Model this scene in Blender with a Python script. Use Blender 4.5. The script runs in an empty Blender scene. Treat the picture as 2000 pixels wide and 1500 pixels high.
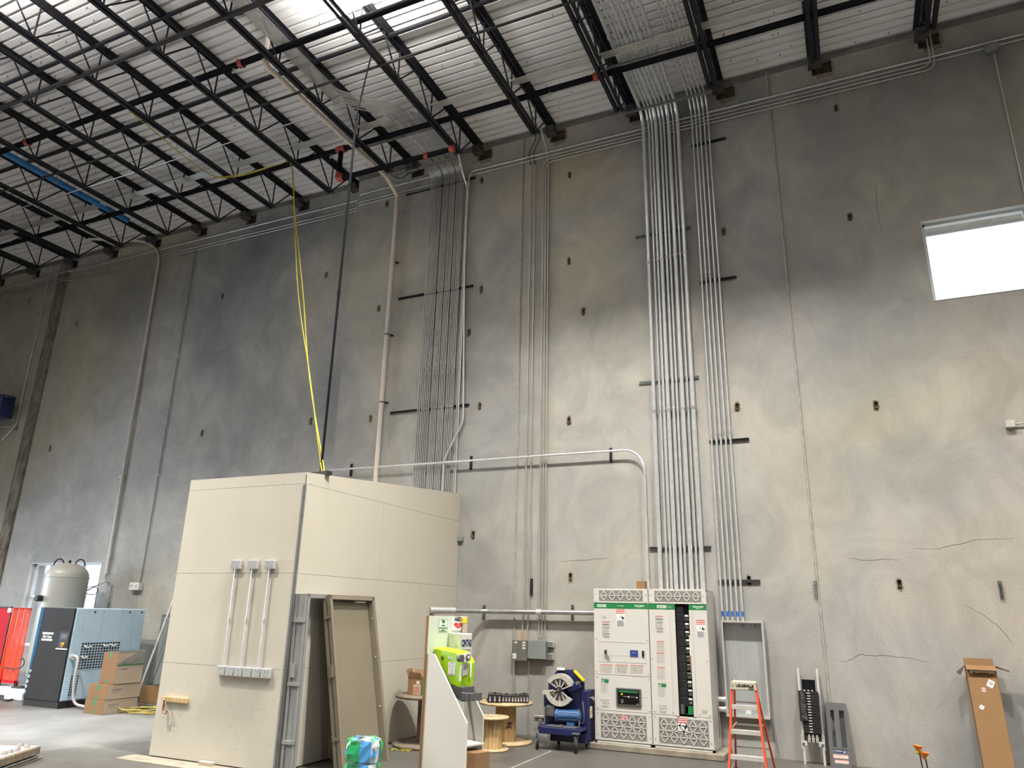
import bpy, bmesh, math, random
from mathutils import Vector, Matrix
random.seed(7)
SC = bpy.context.scene
COL = SC.collection
PI = math.pi
# ------------------------------------------------------------------ camera
F = 1426.3588
R = ((0.9107323434, 0.4124535146, 0.0211824675),
     (-0.1049301260, 0.2806917200, -0.9540449816),
     (-0.3994449490, 0.8666569429, 0.2989138272))
CAM = Vector((0.0, -12.9, 2.03))
cd = bpy.data.cameras.new('camera'); cam = bpy.data.objects.new('camera', cd); COL.objects.link(cam)
cd.sensor_width = 36.0; cd.lens = F / 2000 * 36.0; cd.clip_end = 400
M = Matrix.Identity(4)
for i in range(3):
    M[i][0] = R[0][i]; M[i][1] = -R[1][i]; M[i][2] = -R[2][i]; M[i][3] = CAM[i]
cam.matrix_world = M
SC.camera = cam
# ------------------------------------------------------------------ world, exposure
W = bpy.data.worlds.new('sky'); SC.world = W; W.use_nodes = True
nt = W.node_tree; nt.nodes.clear()
wo = nt.nodes.new('ShaderNodeOutputWorld'); bg = nt.nodes.new('ShaderNodeBackground')
tc = nt.nodes.new('ShaderNodeTexCoord'); nz = nt.nodes.new('ShaderNodeTexNoise'); cr = nt.nodes.new('ShaderNodeValToRGB')
nz.inputs['Scale'].default_value = 2.2; nz.inputs['Detail'].default_value = 4
cr.color_ramp.elements[0].position = 0.35; cr.color_ramp.elements[0].color = (0.72, 0.86, 1.0, 1)
cr.color_ramp.elements[1].position = 0.6; cr.color_ramp.elements[1].color = (1, 1, 1, 1)
nt.links.new(tc.outputs['Generated'], nz.inputs['Vector']); nt.links.new(nz.outputs['Fac'], cr.inputs['Fac'])
nt.links.new(cr.outputs['Color'], bg.inputs['Color']); bg.inputs['Strength'].default_value = 3.6
nt.links.new(bg.outputs['Background'], wo.inputs['Surface'])
SC.view_settings.view_transform = 'Standard'; SC.view_settings.look = 'None'
SC.view_settings.gamma = 1; SC.view_settings.use_curve_mapping = False
SC.view_settings.exposure = 0.0
SC.cycles.use_denoising = True
SC.cycles.max_bounces = 8; SC.cycles.diffuse_bounces = 4; SC.cycles.glossy_bounces = 4
SC.cycles.transparent_max_bounces = 12; SC.cycles.caustics_reflective = False; SC.cycles.caustics_refractive = False
SC.cycles.sample_clamp_indirect = 6.0
LAMP_POWER = 525.0
LAMP_SPREAD = math.radians(114)
LAMPS = [(-6.62, -5.32), (-2.6, -5.7), (1.8, -5.5), (7.6, -5.5), (-12.0, -8.6), (-18.0, -9.8), (-6.6, -12.4), (0.7, -12.4), (7.6, -12.4),  # first lamp is in view; the rest are unseen, near ones added as fill
         (-14.6, -17.0), (-6.6, -20.6), (0.7, -20.6), (7.6, -20.6)]
LAMP_GAIN = [0.8, 1.85, 1.4, 1.2, 2.1, 4.2, 0.3, 0.5, 0.6, 0.5, 0.6, 0.8, 0.8]
def area_light(name, loc, sx, sy, power, color, spread=PI, rot=(0, 0, 0)):
    l = bpy.data.lights.new(name, 'AREA'); l.shape = 'RECTANGLE'; l.size = sx; l.size_y = sy
    l.energy = power; l.color = color; l.spread = spread
    o = bpy.data.objects.new(name, l); COL.objects.link(o); o.location = loc; o.rotation_euler = rot
    return o
for (lx, ly), g in zip(LAMPS, LAMP_GAIN):
    area_light('lamp_light', (lx, ly, 11.60), 0.9, 0.36, LAMP_POWER * g, (1.0, 0.955, 0.88), LAMP_SPREAD)
    area_light('lamp_uplight', (lx, ly, 11.84), 0.9, 0.36, LAMP_POWER * max(g, 1.2) * 0.55, (1.0, 0.955, 0.9), PI, (PI, 0, 0))  # upward fill added to brighten the roof deck
# daylight coming in through the open dock door in the left wall
area_light('dock_daylight', (-25.2, -7.5, 3.0), 4.2, 6.0, 1150, (0.70, 0.83, 1.0), math.radians(150), (0, -PI / 2 + 0.5, 0))

# ------------------------------------------------------------------ pixel -> place helpers (photo frame 2000x1500)
def ray(px, py):
    a, b = (px - 1000) / F, (py - 750) / F
    return Vector([a * R[0][i] + b * R[1][i] + R[2][i] for i in range(3)])
def on(ax, val, px, py):
    d = ray(px, py); return CAM + d * ((val - CAM[ax]) / d[ax])
def Wl(px, py, off=0.0):                     # point OFF metres in front of the wall plane
    p = on(1, -off, px, py); return p.x, p.z
def FL(px, py, z=0.0): return on(2, z, px, py)
def XP(px, py, x): return on(0, x, px, py)
def onpl(px, py, o, n):
    d = ray(px, py); return CAM + d * ((Vector(o) - CAM).dot(n) / d.dot(n))

# ------------------------------------------------------------------ materials
def _n(t, k, **kw):
    n = t.nodes.new(k)
    for a, b in kw.items(): setattr(n, a, b)
    return n
def pm(name, c, c2=None, scale=6.0, rough=0.6, metal=0.0, bump=0.0, bscale=None, detail=5, stretch=(1, 1, 1), emit=None, spec=0.5):
    m = bpy.data.materials.new(name); m.use_nodes = True; t = m.node_tree
    b = t.nodes['Principled BSDF']
    b.inputs['Roughness'].default_value = rough; b.inputs['Metallic'].default_value = metal
    b.inputs['Specular IOR Level'].default_value = spec
    c2 = c2 or tuple(min(1, v * 0.82) for v in c)
    co = _n(t, 'ShaderNodeTexCoord'); mp = _n(t, 'ShaderNodeMapping'); mp.inputs['Scale'].default_value = stretch
    t.links.new(co.outputs['Object'], mp.inputs['Vector'])
    nz = _n(t, 'ShaderNodeTexNoise'); nz.inputs['Scale'].default_value = scale; nz.inputs['Detail'].default_value = detail
    t.links.new(mp.outputs['Vector'], nz.inputs['Vector'])
    r = _n(t, 'ShaderNodeValToRGB')
    r.color_ramp.elements[0].position = 0.35; r.color_ramp.elements[1].position = 0.65
    r.color_ramp.elements[0].color = (*c2, 1); r.color_ramp.elements[1].color = (*c, 1)
    t.links.new(nz.outputs['Fac'], r.inputs['Fac']); t.links.new(r.outputs['Color'], b.inputs['Base Color'])
    if bump:
        n2 = _n(t, 'ShaderNodeTexNoise'); n2.inputs['Scale'].default_value = bscale or scale * 6; n2.inputs['Detail'].default_value = 6
        t.links.new(mp.outputs['Vector'], n2.inputs['Vector'])
        bp = _n(t, 'ShaderNodeBump'); bp.inputs['Strength'].default_value = bump; bp.inputs['Distance'].default_value = 0.01
        t.links.new(n2.outputs['Fac'], bp.inputs['Height']); t.links.new(bp.outputs['Normal'], b.inputs['Normal'])
    if emit:
        b.inputs['Emission Color'].default_value = (*emit[0], 1); b.inputs['Emission Strength'].default_value = emit[1]
    return m
def concrete(name, light, dark, warm, speck=0.10, sc=0.32):
    m = bpy.data.materials.new(name); m.use_nodes = True; t = m.node_tree; b = t.nodes['Principled BSDF']
    b.inputs['Roughness'].default_value = 0.85; b.inputs['Specular IOR Level'].default_value = 0.25
    co = _n(t, 'ShaderNodeTexCoord')
    def noise(scale, detail, rough=0.55, dist=0.0, st=None):
        n = _n(t, 'ShaderNodeTexNoise'); n.inputs['Scale'].default_value = scale; n.inputs['Detail'].default_value = detail
        n.inputs['Roughness'].default_value = rough; n.inputs['Distortion'].default_value = dist
        src = co.outputs['Object']
        if st:
            mp = _n(t, 'ShaderNodeMapping'); mp.inputs['Scale'].default_value = st[0]; mp.inputs['Location'].default_value = st[1]
            t.links.new(src, mp.inputs['Vector']); src = mp.outputs['Vector']
        t.links.new(src, n.inputs['Vector']); return n
    def ramp(src, p0, p1, c0, c1):
        r = _n(t, 'ShaderNodeValToRGB'); e = r.color_ramp.elements
        e[0].position = p0; e[1].position = p1; e[0].color = (*c0, 1); e[1].color = (*c1, 1)
        t.links.new(src, r.inputs['Fac']); return r
    def mix(a, bb, fac, mode='MIX'):
        x = _n(t, 'ShaderNodeMix', data_type='RGBA', blend_type=mode)
        if isinstance(fac, float): x.inputs['Factor'].default_value = fac
        else: t.links.new(fac, x.inputs['Factor'])
        t.links.new(a, x.inputs['A']); t.links.new(bb, x.inputs['B']); return x
    big = noise(sc, 5, 0.6, 0.6); base = ramp(big.outputs['Fac'], 0.36, 0.62, dark, light)
    w = noise(sc * 0.9, 4, 0.55, 0.4, ((1, 1, 0.7), (7.3, 2.1, 4.4))); wr = ramp(w.outputs['Fac'], 0.46, 0.68, (0, 0, 0), (1, 1, 1))
    wc = _n(t, 'ShaderNodeRGB'); wc.outputs[0].default_value = (*warm, 1)
    m1 = mix(base.outputs['Color'], wc.outputs[0], wr.outputs['Color'])
    st = noise(1.1, 6, 0.65, 1.4, ((1.0, 1, 0.8), (3, 9, 1))); sr = ramp(st.outputs['Fac'], 0.35, 0.65, (0.88, 0.88, 0.88), (1.08, 1.08, 1.08))
    m2 = mix(m1.outputs['Result'], sr.outputs['Color'], 1.0, 'MULTIPLY')
    fs = noise(58, 5, 0.85); fr = ramp(fs.outputs['Fac'], 0.38, 0.60, (1 - speck * 2.2,) * 3, (1 + speck,) * 3)
    m3 = mix(m2.outputs['Result'], fr.outputs['Color'], 1.0, 'MULTIPLY')
    t.links.new(m3.outputs['Result'], b.inputs['Base Color'])
    bp = _n(t, 'ShaderNodeBump'); bp.inputs['Strength'].default_value = 0.25; bp.inputs['Distance'].default_value = 0.006
    t.links.new(fs.outputs['Fac'], bp.inputs['Height']); t.links.new(bp.outputs['Normal'], b.inputs['Normal'])
    return m
def glass_mat(name, tint=(1, 1, 1), gloss=0.08, rough=0.02):
    m = bpy.data.materials.new(name); m.use_nodes = True; t = m.node_tree; t.nodes.clear()
    o = _n(t, 'ShaderNodeOutputMaterial'); mx = _n(t, 'ShaderNodeMixShader'); tr = _n(t, 'ShaderNodeBsdfTransparent'); g = _n(t, 'ShaderNodeBsdfGlossy')
    tr.inputs['Color'].default_value = (*tint, 1); g.inputs['Roughness'].default_value = rough
    mx.inputs['Fac'].default_value = gloss
    t.links.new(tr.outputs[0], mx.inputs[1]); t.links.new(g.outputs[0], mx.inputs[2]); t.links.new(mx.outputs[0], o.inputs['Surface'])
    return m
def film_mat(name, c, alpha, rough=0.2):
    m = pm(name, c, rough=rough); m.node_tree.nodes['Principled BSDF'].inputs['Alpha'].default_value = alpha; return m

MT = {}
MT['wall'] = concrete('wall_concrete', (0.42, 0.405, 0.375), (0.295, 0.295, 0.29), (0.43, 0.40, 0.325))
MT['floor'] = concrete('floor_concrete', (0.105, 0.10, 0.09), (0.085, 0.081, 0.074), (0.105, 0.097, 0.084), speck=0.05, sc=0.5)
def patches(m, plist, axes=('X', 'Z'), warp=0.9):      # soft-edged tone patches: concrete's own variation, plus painted light and shade
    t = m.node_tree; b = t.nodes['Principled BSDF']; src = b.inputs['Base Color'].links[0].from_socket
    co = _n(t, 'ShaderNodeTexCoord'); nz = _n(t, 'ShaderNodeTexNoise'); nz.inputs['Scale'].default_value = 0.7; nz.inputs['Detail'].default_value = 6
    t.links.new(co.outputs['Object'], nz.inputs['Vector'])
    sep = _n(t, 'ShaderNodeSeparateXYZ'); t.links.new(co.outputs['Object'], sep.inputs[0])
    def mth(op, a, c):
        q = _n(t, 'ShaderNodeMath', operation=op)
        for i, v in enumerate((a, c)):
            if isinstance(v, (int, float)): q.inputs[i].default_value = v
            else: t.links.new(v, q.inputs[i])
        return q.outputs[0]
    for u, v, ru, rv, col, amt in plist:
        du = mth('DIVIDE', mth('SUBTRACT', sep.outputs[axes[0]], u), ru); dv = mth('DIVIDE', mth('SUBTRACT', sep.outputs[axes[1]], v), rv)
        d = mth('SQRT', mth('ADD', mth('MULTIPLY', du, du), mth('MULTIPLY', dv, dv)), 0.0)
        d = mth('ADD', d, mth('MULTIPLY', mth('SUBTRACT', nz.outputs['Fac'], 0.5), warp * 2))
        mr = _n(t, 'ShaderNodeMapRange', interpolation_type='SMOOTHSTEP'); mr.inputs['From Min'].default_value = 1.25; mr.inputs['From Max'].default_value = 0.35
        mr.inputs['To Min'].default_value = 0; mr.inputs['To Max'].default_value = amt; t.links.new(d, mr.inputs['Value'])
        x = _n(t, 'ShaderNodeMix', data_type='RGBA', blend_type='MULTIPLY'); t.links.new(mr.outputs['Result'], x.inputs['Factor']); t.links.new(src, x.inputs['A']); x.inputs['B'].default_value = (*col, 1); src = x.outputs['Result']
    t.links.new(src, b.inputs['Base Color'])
patches(MT['wall'], [(-14.0, 9.6, 2.2, 2.4, (0.62, 0.66, 0.72), 0.9), (-18.3, 10.3, 1.9, 1.4, (0.70, 0.72, 0.76), 0.8), (-12.3, 11.3, 2.2, .8, (0.72, 0.74, 0.78), 0.8), (2.4, 10.6, 3.4, 2.0, (0.70, 0.70, 0.72), 0.9),  # last patch: upper right wall, stain and dim light painted in together
    (0.6, 6.4, 1.0, 1.5, (0.84, 0.86, 0.90), 0.9), (1.0, 4.3, 1.2, 0.7, (0.78, 0.80, 0.85), 0.9), (2.0, 2.8, 1.6, 1.5, (1.22, 1.14, 1.02), 0.9), (2.6, 5.4, 1.2, .8, (1.18, 1.12, 1.02), 0.8),
    (-4.3, 7.4, 1.9, 2.6, (1.30, 1.28, 1.20), 0.9), (-5.0, 10.9, 2.0, 1.0, (1.12, 1.06, 0.94), 0.8), (-8.7, 7.6, 1.2, 3.0, (1.12, 1.12, 1.06), 0.8), (-10.7, 8.0, 0.5, 3.5, (0.86, 0.88, 0.92), 0.8)])  # first patch: stronger light at mid wall painted into the colour
patches(MT['floor'], [(-12.5, -3.2, 3.2, 2.6, (3.1, 3.35, 3.8), 1.0)], ('X', 'Y'), 0.5)  # bluish daylight on the left floor painted into its colour
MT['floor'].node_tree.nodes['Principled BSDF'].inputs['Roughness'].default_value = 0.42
MT['pad'] = pm('pad_concrete', (0.29, 0.26, 0.205), (0.20, 0.175, 0.135), 5, 0.9, bump=0.4, bscale=30)
MT['caulk'] = pm('caulk', (0.40, 0.38, 0.33), (0.30, 0.28, 0.24), 8, 0.7)
MT['rust'] = pm('rust_collar', (0.24, 0.18, 0.10), (0.10, 0.06, 0.03), 22, 0.9, bump=0.3)
MT['rustpale'] = pm('rusty_patch', (0.30, 0.26, 0.19), (0.17, 0.12, 0.07), 20, 0.9)
MT['darkhole'] = pm('pocket_dark', (0.035, 0.028, 0.02), rough=0.9)
MT['pocketrust'] = pm('pocket_rust', (0.12, 0.085, 0.045), (0.06, 0.042, 0.024), 12, 0.9)
MT['deck'] = pm('deck_steel', (0.80, 0.785, 0.79), (0.73, 0.715, 0.725), 1.3, 0.6, metal=0.0, stretch=(0.2, 1, 1))
MT['joist'] = pm('joist_paint', (0.022, 0.022, 0.028), (0.015, 0.015, 0.020), 4, 0.6, spec=0.25)
MT['ledger'] = pm('ledger_steel', (0.17, 0.165, 0.155), (0.13, 0.125, 0.12), 3, 0.7)
MT['bridge'] = pm('bridging_grey', (0.055, 0.053, 0.055), (0.04, 0.04, 0.042), 3, 0.7, spec=0.2)
MT['seat'] = pm('seat_steel', (0.075, 0.075, 0.08), (0.045, 0.04, 0.04), 9, 0.7)
MT['galv'] = pm('galvanized', (0.92, 0.94, 0.94), (0.80, 0.82, 0.83), 10, 0.25, metal=0.6)
MT['pipesteel'] = pm('pipe_steel', (0.56, 0.57, 0.58), (0.46, 0.47, 0.48), 6, 0.3, metal=0.8)
MT['galv2'] = pm('galvanized_sheet', (0.74, 0.77, 0.79), (0.62, 0.65, 0.67), 2.5, 0.33, metal=0.6, stretch=(1, 1, 0.3))
MT['emt'] = pm('conduit_steel', (0.70, 0.70, 0.68), (0.58, 0.58, 0.56), 3, 0.35, metal=0.7)
MT['strut'] = pm('strut_steel', (0.36, 0.36, 0.36), (0.24, 0.24, 0.24), 8, 0.5, metal=0.7)
MT['strutd'] = pm('strut_dark', (0.055, 0.055, 0.06), (0.035, 0.035, 0.04), 8, 0.6, metal=0.3)
MT['pvc'] = pm('pvc_beige', (0.72, 0.64, 0.56), (0.66, 0.58, 0.50), 2, 0.5)
MT['pvcw'] = pm('pipe_white', (0.60, 0.57, 0.53), (0.50, 0.47, 0.43), 3, 0.5)
MT['blackpipe'] = pm('black_pipe', (0.009, 0.009, 0.011), (0.006, 0.006, 0.008), 5, 0.85, spec=0.08)
MT['redfit'] = pm('red_fitting', (0.42, 0.06, 0.04), (0.30, 0.04, 0.03), 9, 0.45)
MT['bluepipe'] = pm('blue_pipe', (0.03, 0.20, 0.52), (0.02, 0.16, 0.44), 3, 0.4)
MT['rope'] = pm('yellow_rope', (0.50, 0.43, 0.045), (0.38, 0.32, 0.025), 40, 0.7)
MT['drywall'] = pm('drywall', (0.565, 0.53, 0.45), (0.545, 0.51, 0.43), 1.5, 0.85, bump=0.05, bscale=60)
MT['drydark'] = pm('drywall_gap', (0.20, 0.17, 0.13), rough=0.9)
MT['screwmark'] = pm('screw_mark', (0.34, 0.29, 0.22), rough=0.9)
MT['bead'] = pm('corner_bead', (0.33, 0.34, 0.34), rough=0.45, metal=0.6)
MT['frameg'] = pm('frame_primer', (0.30, 0.305, 0.305), (0.26, 0.265, 0.265), 4, 0.5)
MT['framet'] = pm('frame_tan', (0.215, 0.187, 0.137), (0.20, 0.174, 0.127), 3, 0.5)
MT['doort'] = pm('door_tan', (0.205, 0.178, 0.128), (0.19, 0.165, 0.118), 2, 0.5)
MT['pine'] = pm('pine_wood', (0.62, 0.44, 0.22), (0.44, 0.28, 0.11), 5, 0.65, stretch=(8, 8, 0.6), bump=0.1)
MT['ply'] = pm('plywood', (0.55, 0.42, 0.25), (0.42, 0.30, 0.16), 6, 0.7, stretch=(1, 4, 1))
MT['oldwood'] = pm('old_wood', (0.22, 0.18, 0.13), (0.12, 0.095, 0.065), 6, 0.8, stretch=(1, 4, 1))
MT['timber'] = pm('weathered_timber', (0.26, 0.235, 0.19), (0.10, 0.085, 0.065), 3.0, 0.9, stretch=(2, 2, 0.8), bump=0.4)
MT['board'] = pm('kraft_board', (0.225, 0.122, 0.05), (0.21, 0.113, 0.046), 3, 0.8)
MT['boardin'] = pm('kraft_inside', (0.26, 0.15, 0.07), (0.22, 0.125, 0.06), 3, 0.85)
MT['boardd'] = pm('kraft_dark', (0.085, 0.05, 0.03), rough=0.85)
MT['cartonpale'] = pm('carton_pale', (0.48, 0.39, 0.30), (0.45, 0.36, 0.275), 3, 0.8)
MT['white'] = pm('white_paint', (0.57, 0.555, 0.52), (0.55, 0.535, 0.50), 2, 0.4)
MT['white2'] = pm('white_laminate', (0.66, 0.625, 0.555), (0.64, 0.605, 0.535), 2, 0.35)
MT['mintw'] = pm('pale_green_white', (0.56, 0.60, 0.53), (0.54, 0.58, 0.51), 2, 0.4)
MT['paper'] = pm('white_paper', (0.80, 0.79, 0.77), rough=0.6)
MT['paperg'] = pm('label_grey', (0.55, 0.53, 0.56), rough=0.6)
MT['ink'] = pm('ink_grey', (0.24, 0.23, 0.23), rough=0.7)
MT['inkl'] = pm('ink_light', (0.50, 0.48, 0.45), rough=0.7)
MT['black'] = pm('black_plastic', (0.018, 0.018, 0.02), (0.012, 0.012, 0.014), 8, 0.35)
MT['blackm'] = pm('matte_black', (0.02, 0.02, 0.02), rough=0.7)
MT['red'] = pm('label_red', (0.50, 0.05, 0.05), rough=0.5)
MT['pink'] = pm('label_pink', (0.72, 0.52, 0.47), rough=0.6)
MT['yellow'] = pm('label_yellow', (0.75, 0.62, 0.02), rough=0.5)
MT['green'] = pm('brand_green', (0.016, 0.19, 0.055), (0.014, 0.17, 0.05), 3, 0.4)
MT['lime'] = pm('lime_plastic', (0.34, 0.60, 0.012), (0.30, 0.54, 0.010), 3, 0.3)
MT['grille'] = pm('grille_screen', (0.23, 0.22, 0.20), (0.17, 0.16, 0.15), 90, 0.7)
MT['greyp'] = pm('grey_plastic', (0.09, 0.09, 0.095), (0.07, 0.07, 0.075), 4, 0.5)
MT['greypaint'] = pm('grey_enamel', (0.21, 0.235, 0.225), (0.19, 0.215, 0.205), 3, 0.4)
MT['olive'] = pm('olive_grey_enamel', (0.135, 0.135, 0.115), (0.12, 0.12, 0.10), 3, 0.45)
MT['slate'] = pm('slate_enamel', (0.10, 0.105, 0.105), (0.085, 0.09, 0.09), 3, 0.45)
MT['navy'] = pm('navy_enamel', (0.010, 0.016, 0.085), (0.008, 0.012, 0.065), 4, 0.4)
MT['motor'] = pm('motor_blue', (0.04, 0.11, 0.26), (0.033, 0.09, 0.21), 5, 0.4)
MT['cast'] = pm('cast_alloy', (0.62, 0.60, 0.55), (0.48, 0.46, 0.42), 9, 0.4, metal=0.35)
MT['rubber'] = pm('rubber', (0.025, 0.025, 0.028), rough=0.7)
MT['chrome'] = pm('chrome', (0.75, 0.75, 0.75), rough=0.2, metal=1.0)
MT['orange'] = pm('ladder_orange', (0.62, 0.085, 0.035), (0.56, 0.075, 0.03), 4, 0.45)
MT['alu'] = pm('aluminium', (0.78, 0.76, 0.71), (0.70, 0.68, 0.63), 8, 0.4, metal=0.6)
MT['cap'] = pm('ladder_cap', (0.44, 0.39, 0.31), (0.40, 0.36, 0.28), 4, 0.55)
MT['tape'] = pm('blue_tape', (0.02, 0.16, 0.62), rough=0.6)
MT['copper'] = pm('copper', (0.62, 0.28, 0.15), (0.40, 0.16, 0.08), 12, 0.35, metal=0.9)
MT['tank'] = pm('tank_grey', (0.36, 0.355, 0.315), (0.34, 0.335, 0.30), 2, 0.4)
MT['graphite'] = pm('graphite_panel', (0.028, 0.027, 0.026), (0.023, 0.022, 0.021), 3, 0.7, spec=0.15)
MT['steelblue'] = pm('steel_blue_panel', (0.52, 0.70, 0.86), (0.48, 0.66, 0.80), 2, 0.4)
MT['azure'] = pm('azure_strip', (0.015, 0.10, 0.21), rough=0.7, spec=0.15)
MT['redpanel'] = pm('red_panel', (0.46, 0.006, 0.014), (0.40, 0.005, 0.012), 3, 0.6, spec=0.1)
MT['redfilm'] = film_mat('red_film', (0.85, 0.075, 0.015), 0.82, 0.25)
MT['screen'] = pm('dark_screen', (0.006, 0.006, 0.008), rough=0.12)
MT['bluescreen'] = pm('blue_screen', (0.03, 0.06, 0.26), rough=0.25)
MT['orangecone'] = pm('marker_orange', (0.80, 0.24, 0.04), rough=0.5)
MT['glass'] = glass_mat('window_glass', (0.96, 0.98, 1.0), 0.06)
MT['wrap'] = glass_mat('shrink_wrap', (0.90, 0.96, 0.97), 0.30, 0.22)
MT['wrapgreen'] = film_mat('green_film', (0.03, 0.42, 0.13), 0.8, 0.2); MT['wrapblue'] = film_mat('blue_film', (0.10, 0.38, 0.80), 0.75, 0.2); MT['wrapwhite'] = film_mat('white_film', (0.75, 0.85, 0.88), 0.55, 0.2)
MT['bottle'] = glass_mat('bottle_plastic', (0.75, 0.86, 0.88), 0.30, 0.15)
MT['bubble'] = glass_mat('clear_plastic', (0.9, 0.95, 0.96), 0.35, 0.2)
MT['winframe'] = pm('window_frame', (0.66, 0.68, 0.68), (0.60, 0.62, 0.62), 4, 0.4)
MT['ledpanel'] = pm('led_panel', (1, 1, 1), rough=0.5, emit=((1.0, 0.96, 0.9), 14.0))
MT['lampbody'] = pm('lamp_body', (0.75, 0.75, 0.73), rough=0.5)
MT['yellowcord'] = pm('yellow_hose', (0.62, 0.54, 0.20), (0.48, 0.38, 0.07), 15, 0.6)
MT['bright_green_plastic'] = pm('green_bottle_label', (0.02, 0.34, 0.10), rough=0.4)
MT['bright_blue_plastic'] = pm('blue_bottle_label', (0.06, 0.30, 0.72), rough=0.4)
MT['shrub'] = pm('shrub_leaf', (0.30, 0.42, 0.06), (0.16, 0.28, 0.03), 5, 0.7)
MT['ground'] = pm('outside_ground', (0.45, 0.42, 0.38), (0.36, 0.34, 0.30), 0.6, 0.9)

# ------------------------------------------------------------------ mesh building
def ang(v): return math.atan2(v[1], v[0])
class MB:
    def __init__(s): s.v = []; s.f = []; s.m = []; s.sm = []
    def add(s, vs, fs, m=0, smooth=False):
        b = len(s.v); s.v += [Vector(p) for p in vs]
        for f in fs:
            s.f.append([b + i for i in f]); s.m.append(m); s.sm.append(smooth)
    def box(s, x0, x1, y0, y1, z0, z1, m=0):
        x0, x1 = min(x0, x1), max(x0, x1); y0, y1 = min(y0, y1), max(y0, y1); z0, z1 = min(z0, z1), max(z0, z1)
        s.add([(x0, y0, z0), (x1, y0, z0), (x1, y1, z0), (x0, y1, z0), (x0, y0, z1), (x1, y0, z1), (x1, y1, z1), (x0, y1, z1)],
              [(0, 3, 2, 1), (4, 5, 6, 7), (0, 1, 5, 4), (1, 2, 6, 5), (2, 3, 7, 6), (3, 0, 4, 7)], m)
    def slab(s, pts, d, m=0):                  # polygon extruded by vector d
        d = Vector(d); n = len(pts); p = [Vector(q) for q in pts]
        nn = Vector((0, 0, 0))
        for i in range(n): nn += p[i].cross(p[(i + 1) % n])
        if nn.dot(d) > 0: p = p[::-1]
        s.add(p + [q + d for q in p], [tuple(range(n)), tuple(range(2 * n - 1, n - 1, -1))] + [(i, i + n, (i + 1) % n + n, (i + 1) % n) for i in range(n)], m)
    def bar(s, a, b, w, h, up=(0, 0, 1), m=0):  # rectangular bar from a to b
        a, b = Vector(a), Vector(b); d = (b - a).normalized(); up = Vector(up)
        sx = d.cross(up)
        if sx.length < 1e-4: sx = d.cross(Vector((1, 0, 0)))
        sx.normalize(); uy = sx.cross(d).normalized()
        o = [(-w / 2, -h / 2), (w / 2, -h / 2), (w / 2, h / 2), (-w / 2, h / 2)]
        vs = [a + sx * i + uy * j for i, j in o] + [b + sx * i + uy * j for i, j in o]
        s.add(vs, [(0, 1, 2, 3), (7, 6, 5, 4), (0, 4, 5, 1), (1, 5, 6, 2), (2, 6, 7, 3), (3, 7, 4, 0)], m)
    def tube(s, pts, r, m=0, n=8, caps=True, closed=False):
        pts = [Vector(p) for p in pts]; N = len(pts)
        rs = r if isinstance(r, (list, tuple)) else [r] * N
        ring = []; prev = None
        for i in range(N):
            if closed: d = pts[(i + 1) % N] - pts[i - 1]
            elif i == 0: d = pts[1] - pts[0]
            elif i == N - 1: d = pts[-1] - pts[-2]
            else: d = (pts[i + 1] - pts[i]).normalized() + (pts[i] - pts[i - 1]).normalized()
            d.normalize()
            if prev is None:
                u = d.cross(Vector((0, 0, 1)))
                if u.length < 1e-3: u = d.cross(Vector((0, 1, 0)))
            else: u = prev - d * prev.dot(d)
            u.normalize(); prev = u; w = d.cross(u)
            ring.append([pts[i] + (u * math.cos(2 * PI * k / n) + w * math.sin(2 * PI * k / n)) * rs[i] for k in range(n)])
        vs = [p for q in ring for p in q]; fs = []
        for i in range(N if closed else N - 1):
            j = (i + 1) % N
            for k in range(n): fs.append((i * n + k, i * n + (k + 1) % n, j * n + (k + 1) % n, j * n + k))
        s.add(vs, fs, m, True)
        if caps and not closed:
            s.add(ring[0], [tuple(range(n - 1, -1, -1))], m); s.add(ring[-1], [tuple(range(n))], m)
    def cyl(s, a, b, r, m=0, n=16, r2=None): s.tube([a, b], [r, r if r2 is None else r2], m, n)
    def lathe(s, prof, o, m=0, n=24, axis=(0, 0, 1)):   # prof: (radius, height) list
        ax = Vector(axis).normalized(); u = ax.orthogonal().normalized(); w = ax.cross(u); o = Vector(o); vs = []; fs = []
        for r, h in prof:
            for k in range(n): vs.append(o + ax * h + (u * math.cos(2 * PI * k / n) + w * math.sin(2 * PI * k / n)) * max(r, 1e-4))
        for i in range(len(prof) - 1):
            for k in range(n): fs.append((i * n + k, i * n + (k + 1) % n, (i + 1) * n + (k + 1) % n, (i + 1) * n + k))
        s.add(vs, fs, m, True)
    def build(s, name, mats, parent=None, bevel=0.0, local=False):
        me = bpy.data.meshes.new(name)
        vs = s.v
        if parent is not None and not local:
            inv = rootm(parent).inverted(); vs = [inv @ p for p in vs]
        me.from_pydata([tuple(p) for p in vs], [], s.f)
        if isinstance(mats, str): mats = [mats]
        for k in mats: me.materials.append(MT[k])
        me.polygons.foreach_set('material_index', s.m); me.polygons.foreach_set('use_smooth', s.sm)
        if bevel:
            bm = bmesh.new(); bm.from_mesh(me)
            es = [e for e in bm.edges if len(e.link_faces) == 2 and e.calc_face_angle(0) > 0.6]
            bmesh.ops.bevel(bm, geom=es, offset=bevel, segments=1, affect='EDGES', clamp_overlap=True)
            bm.to_mesh(me); bm.free()
        me.update()
        o = bpy.data.objects.new(name, me); COL.objects.link(o)
        if parent is not None: o.parent = parent
        return o
def rootm(o):
    while o.parent is not None: o = o.parent
    return o.matrix_basis.copy()
def thing(name, label, cat, loc=(0, 0, 0), rz=0.0, group=None):
    o = bpy.data.objects.new(name, None); COL.objects.link(o); o.empty_display_size = 0.1
    o.location = loc; o.rotation_euler = (0, 0, rz); return tag(o, label, cat, group)
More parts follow.
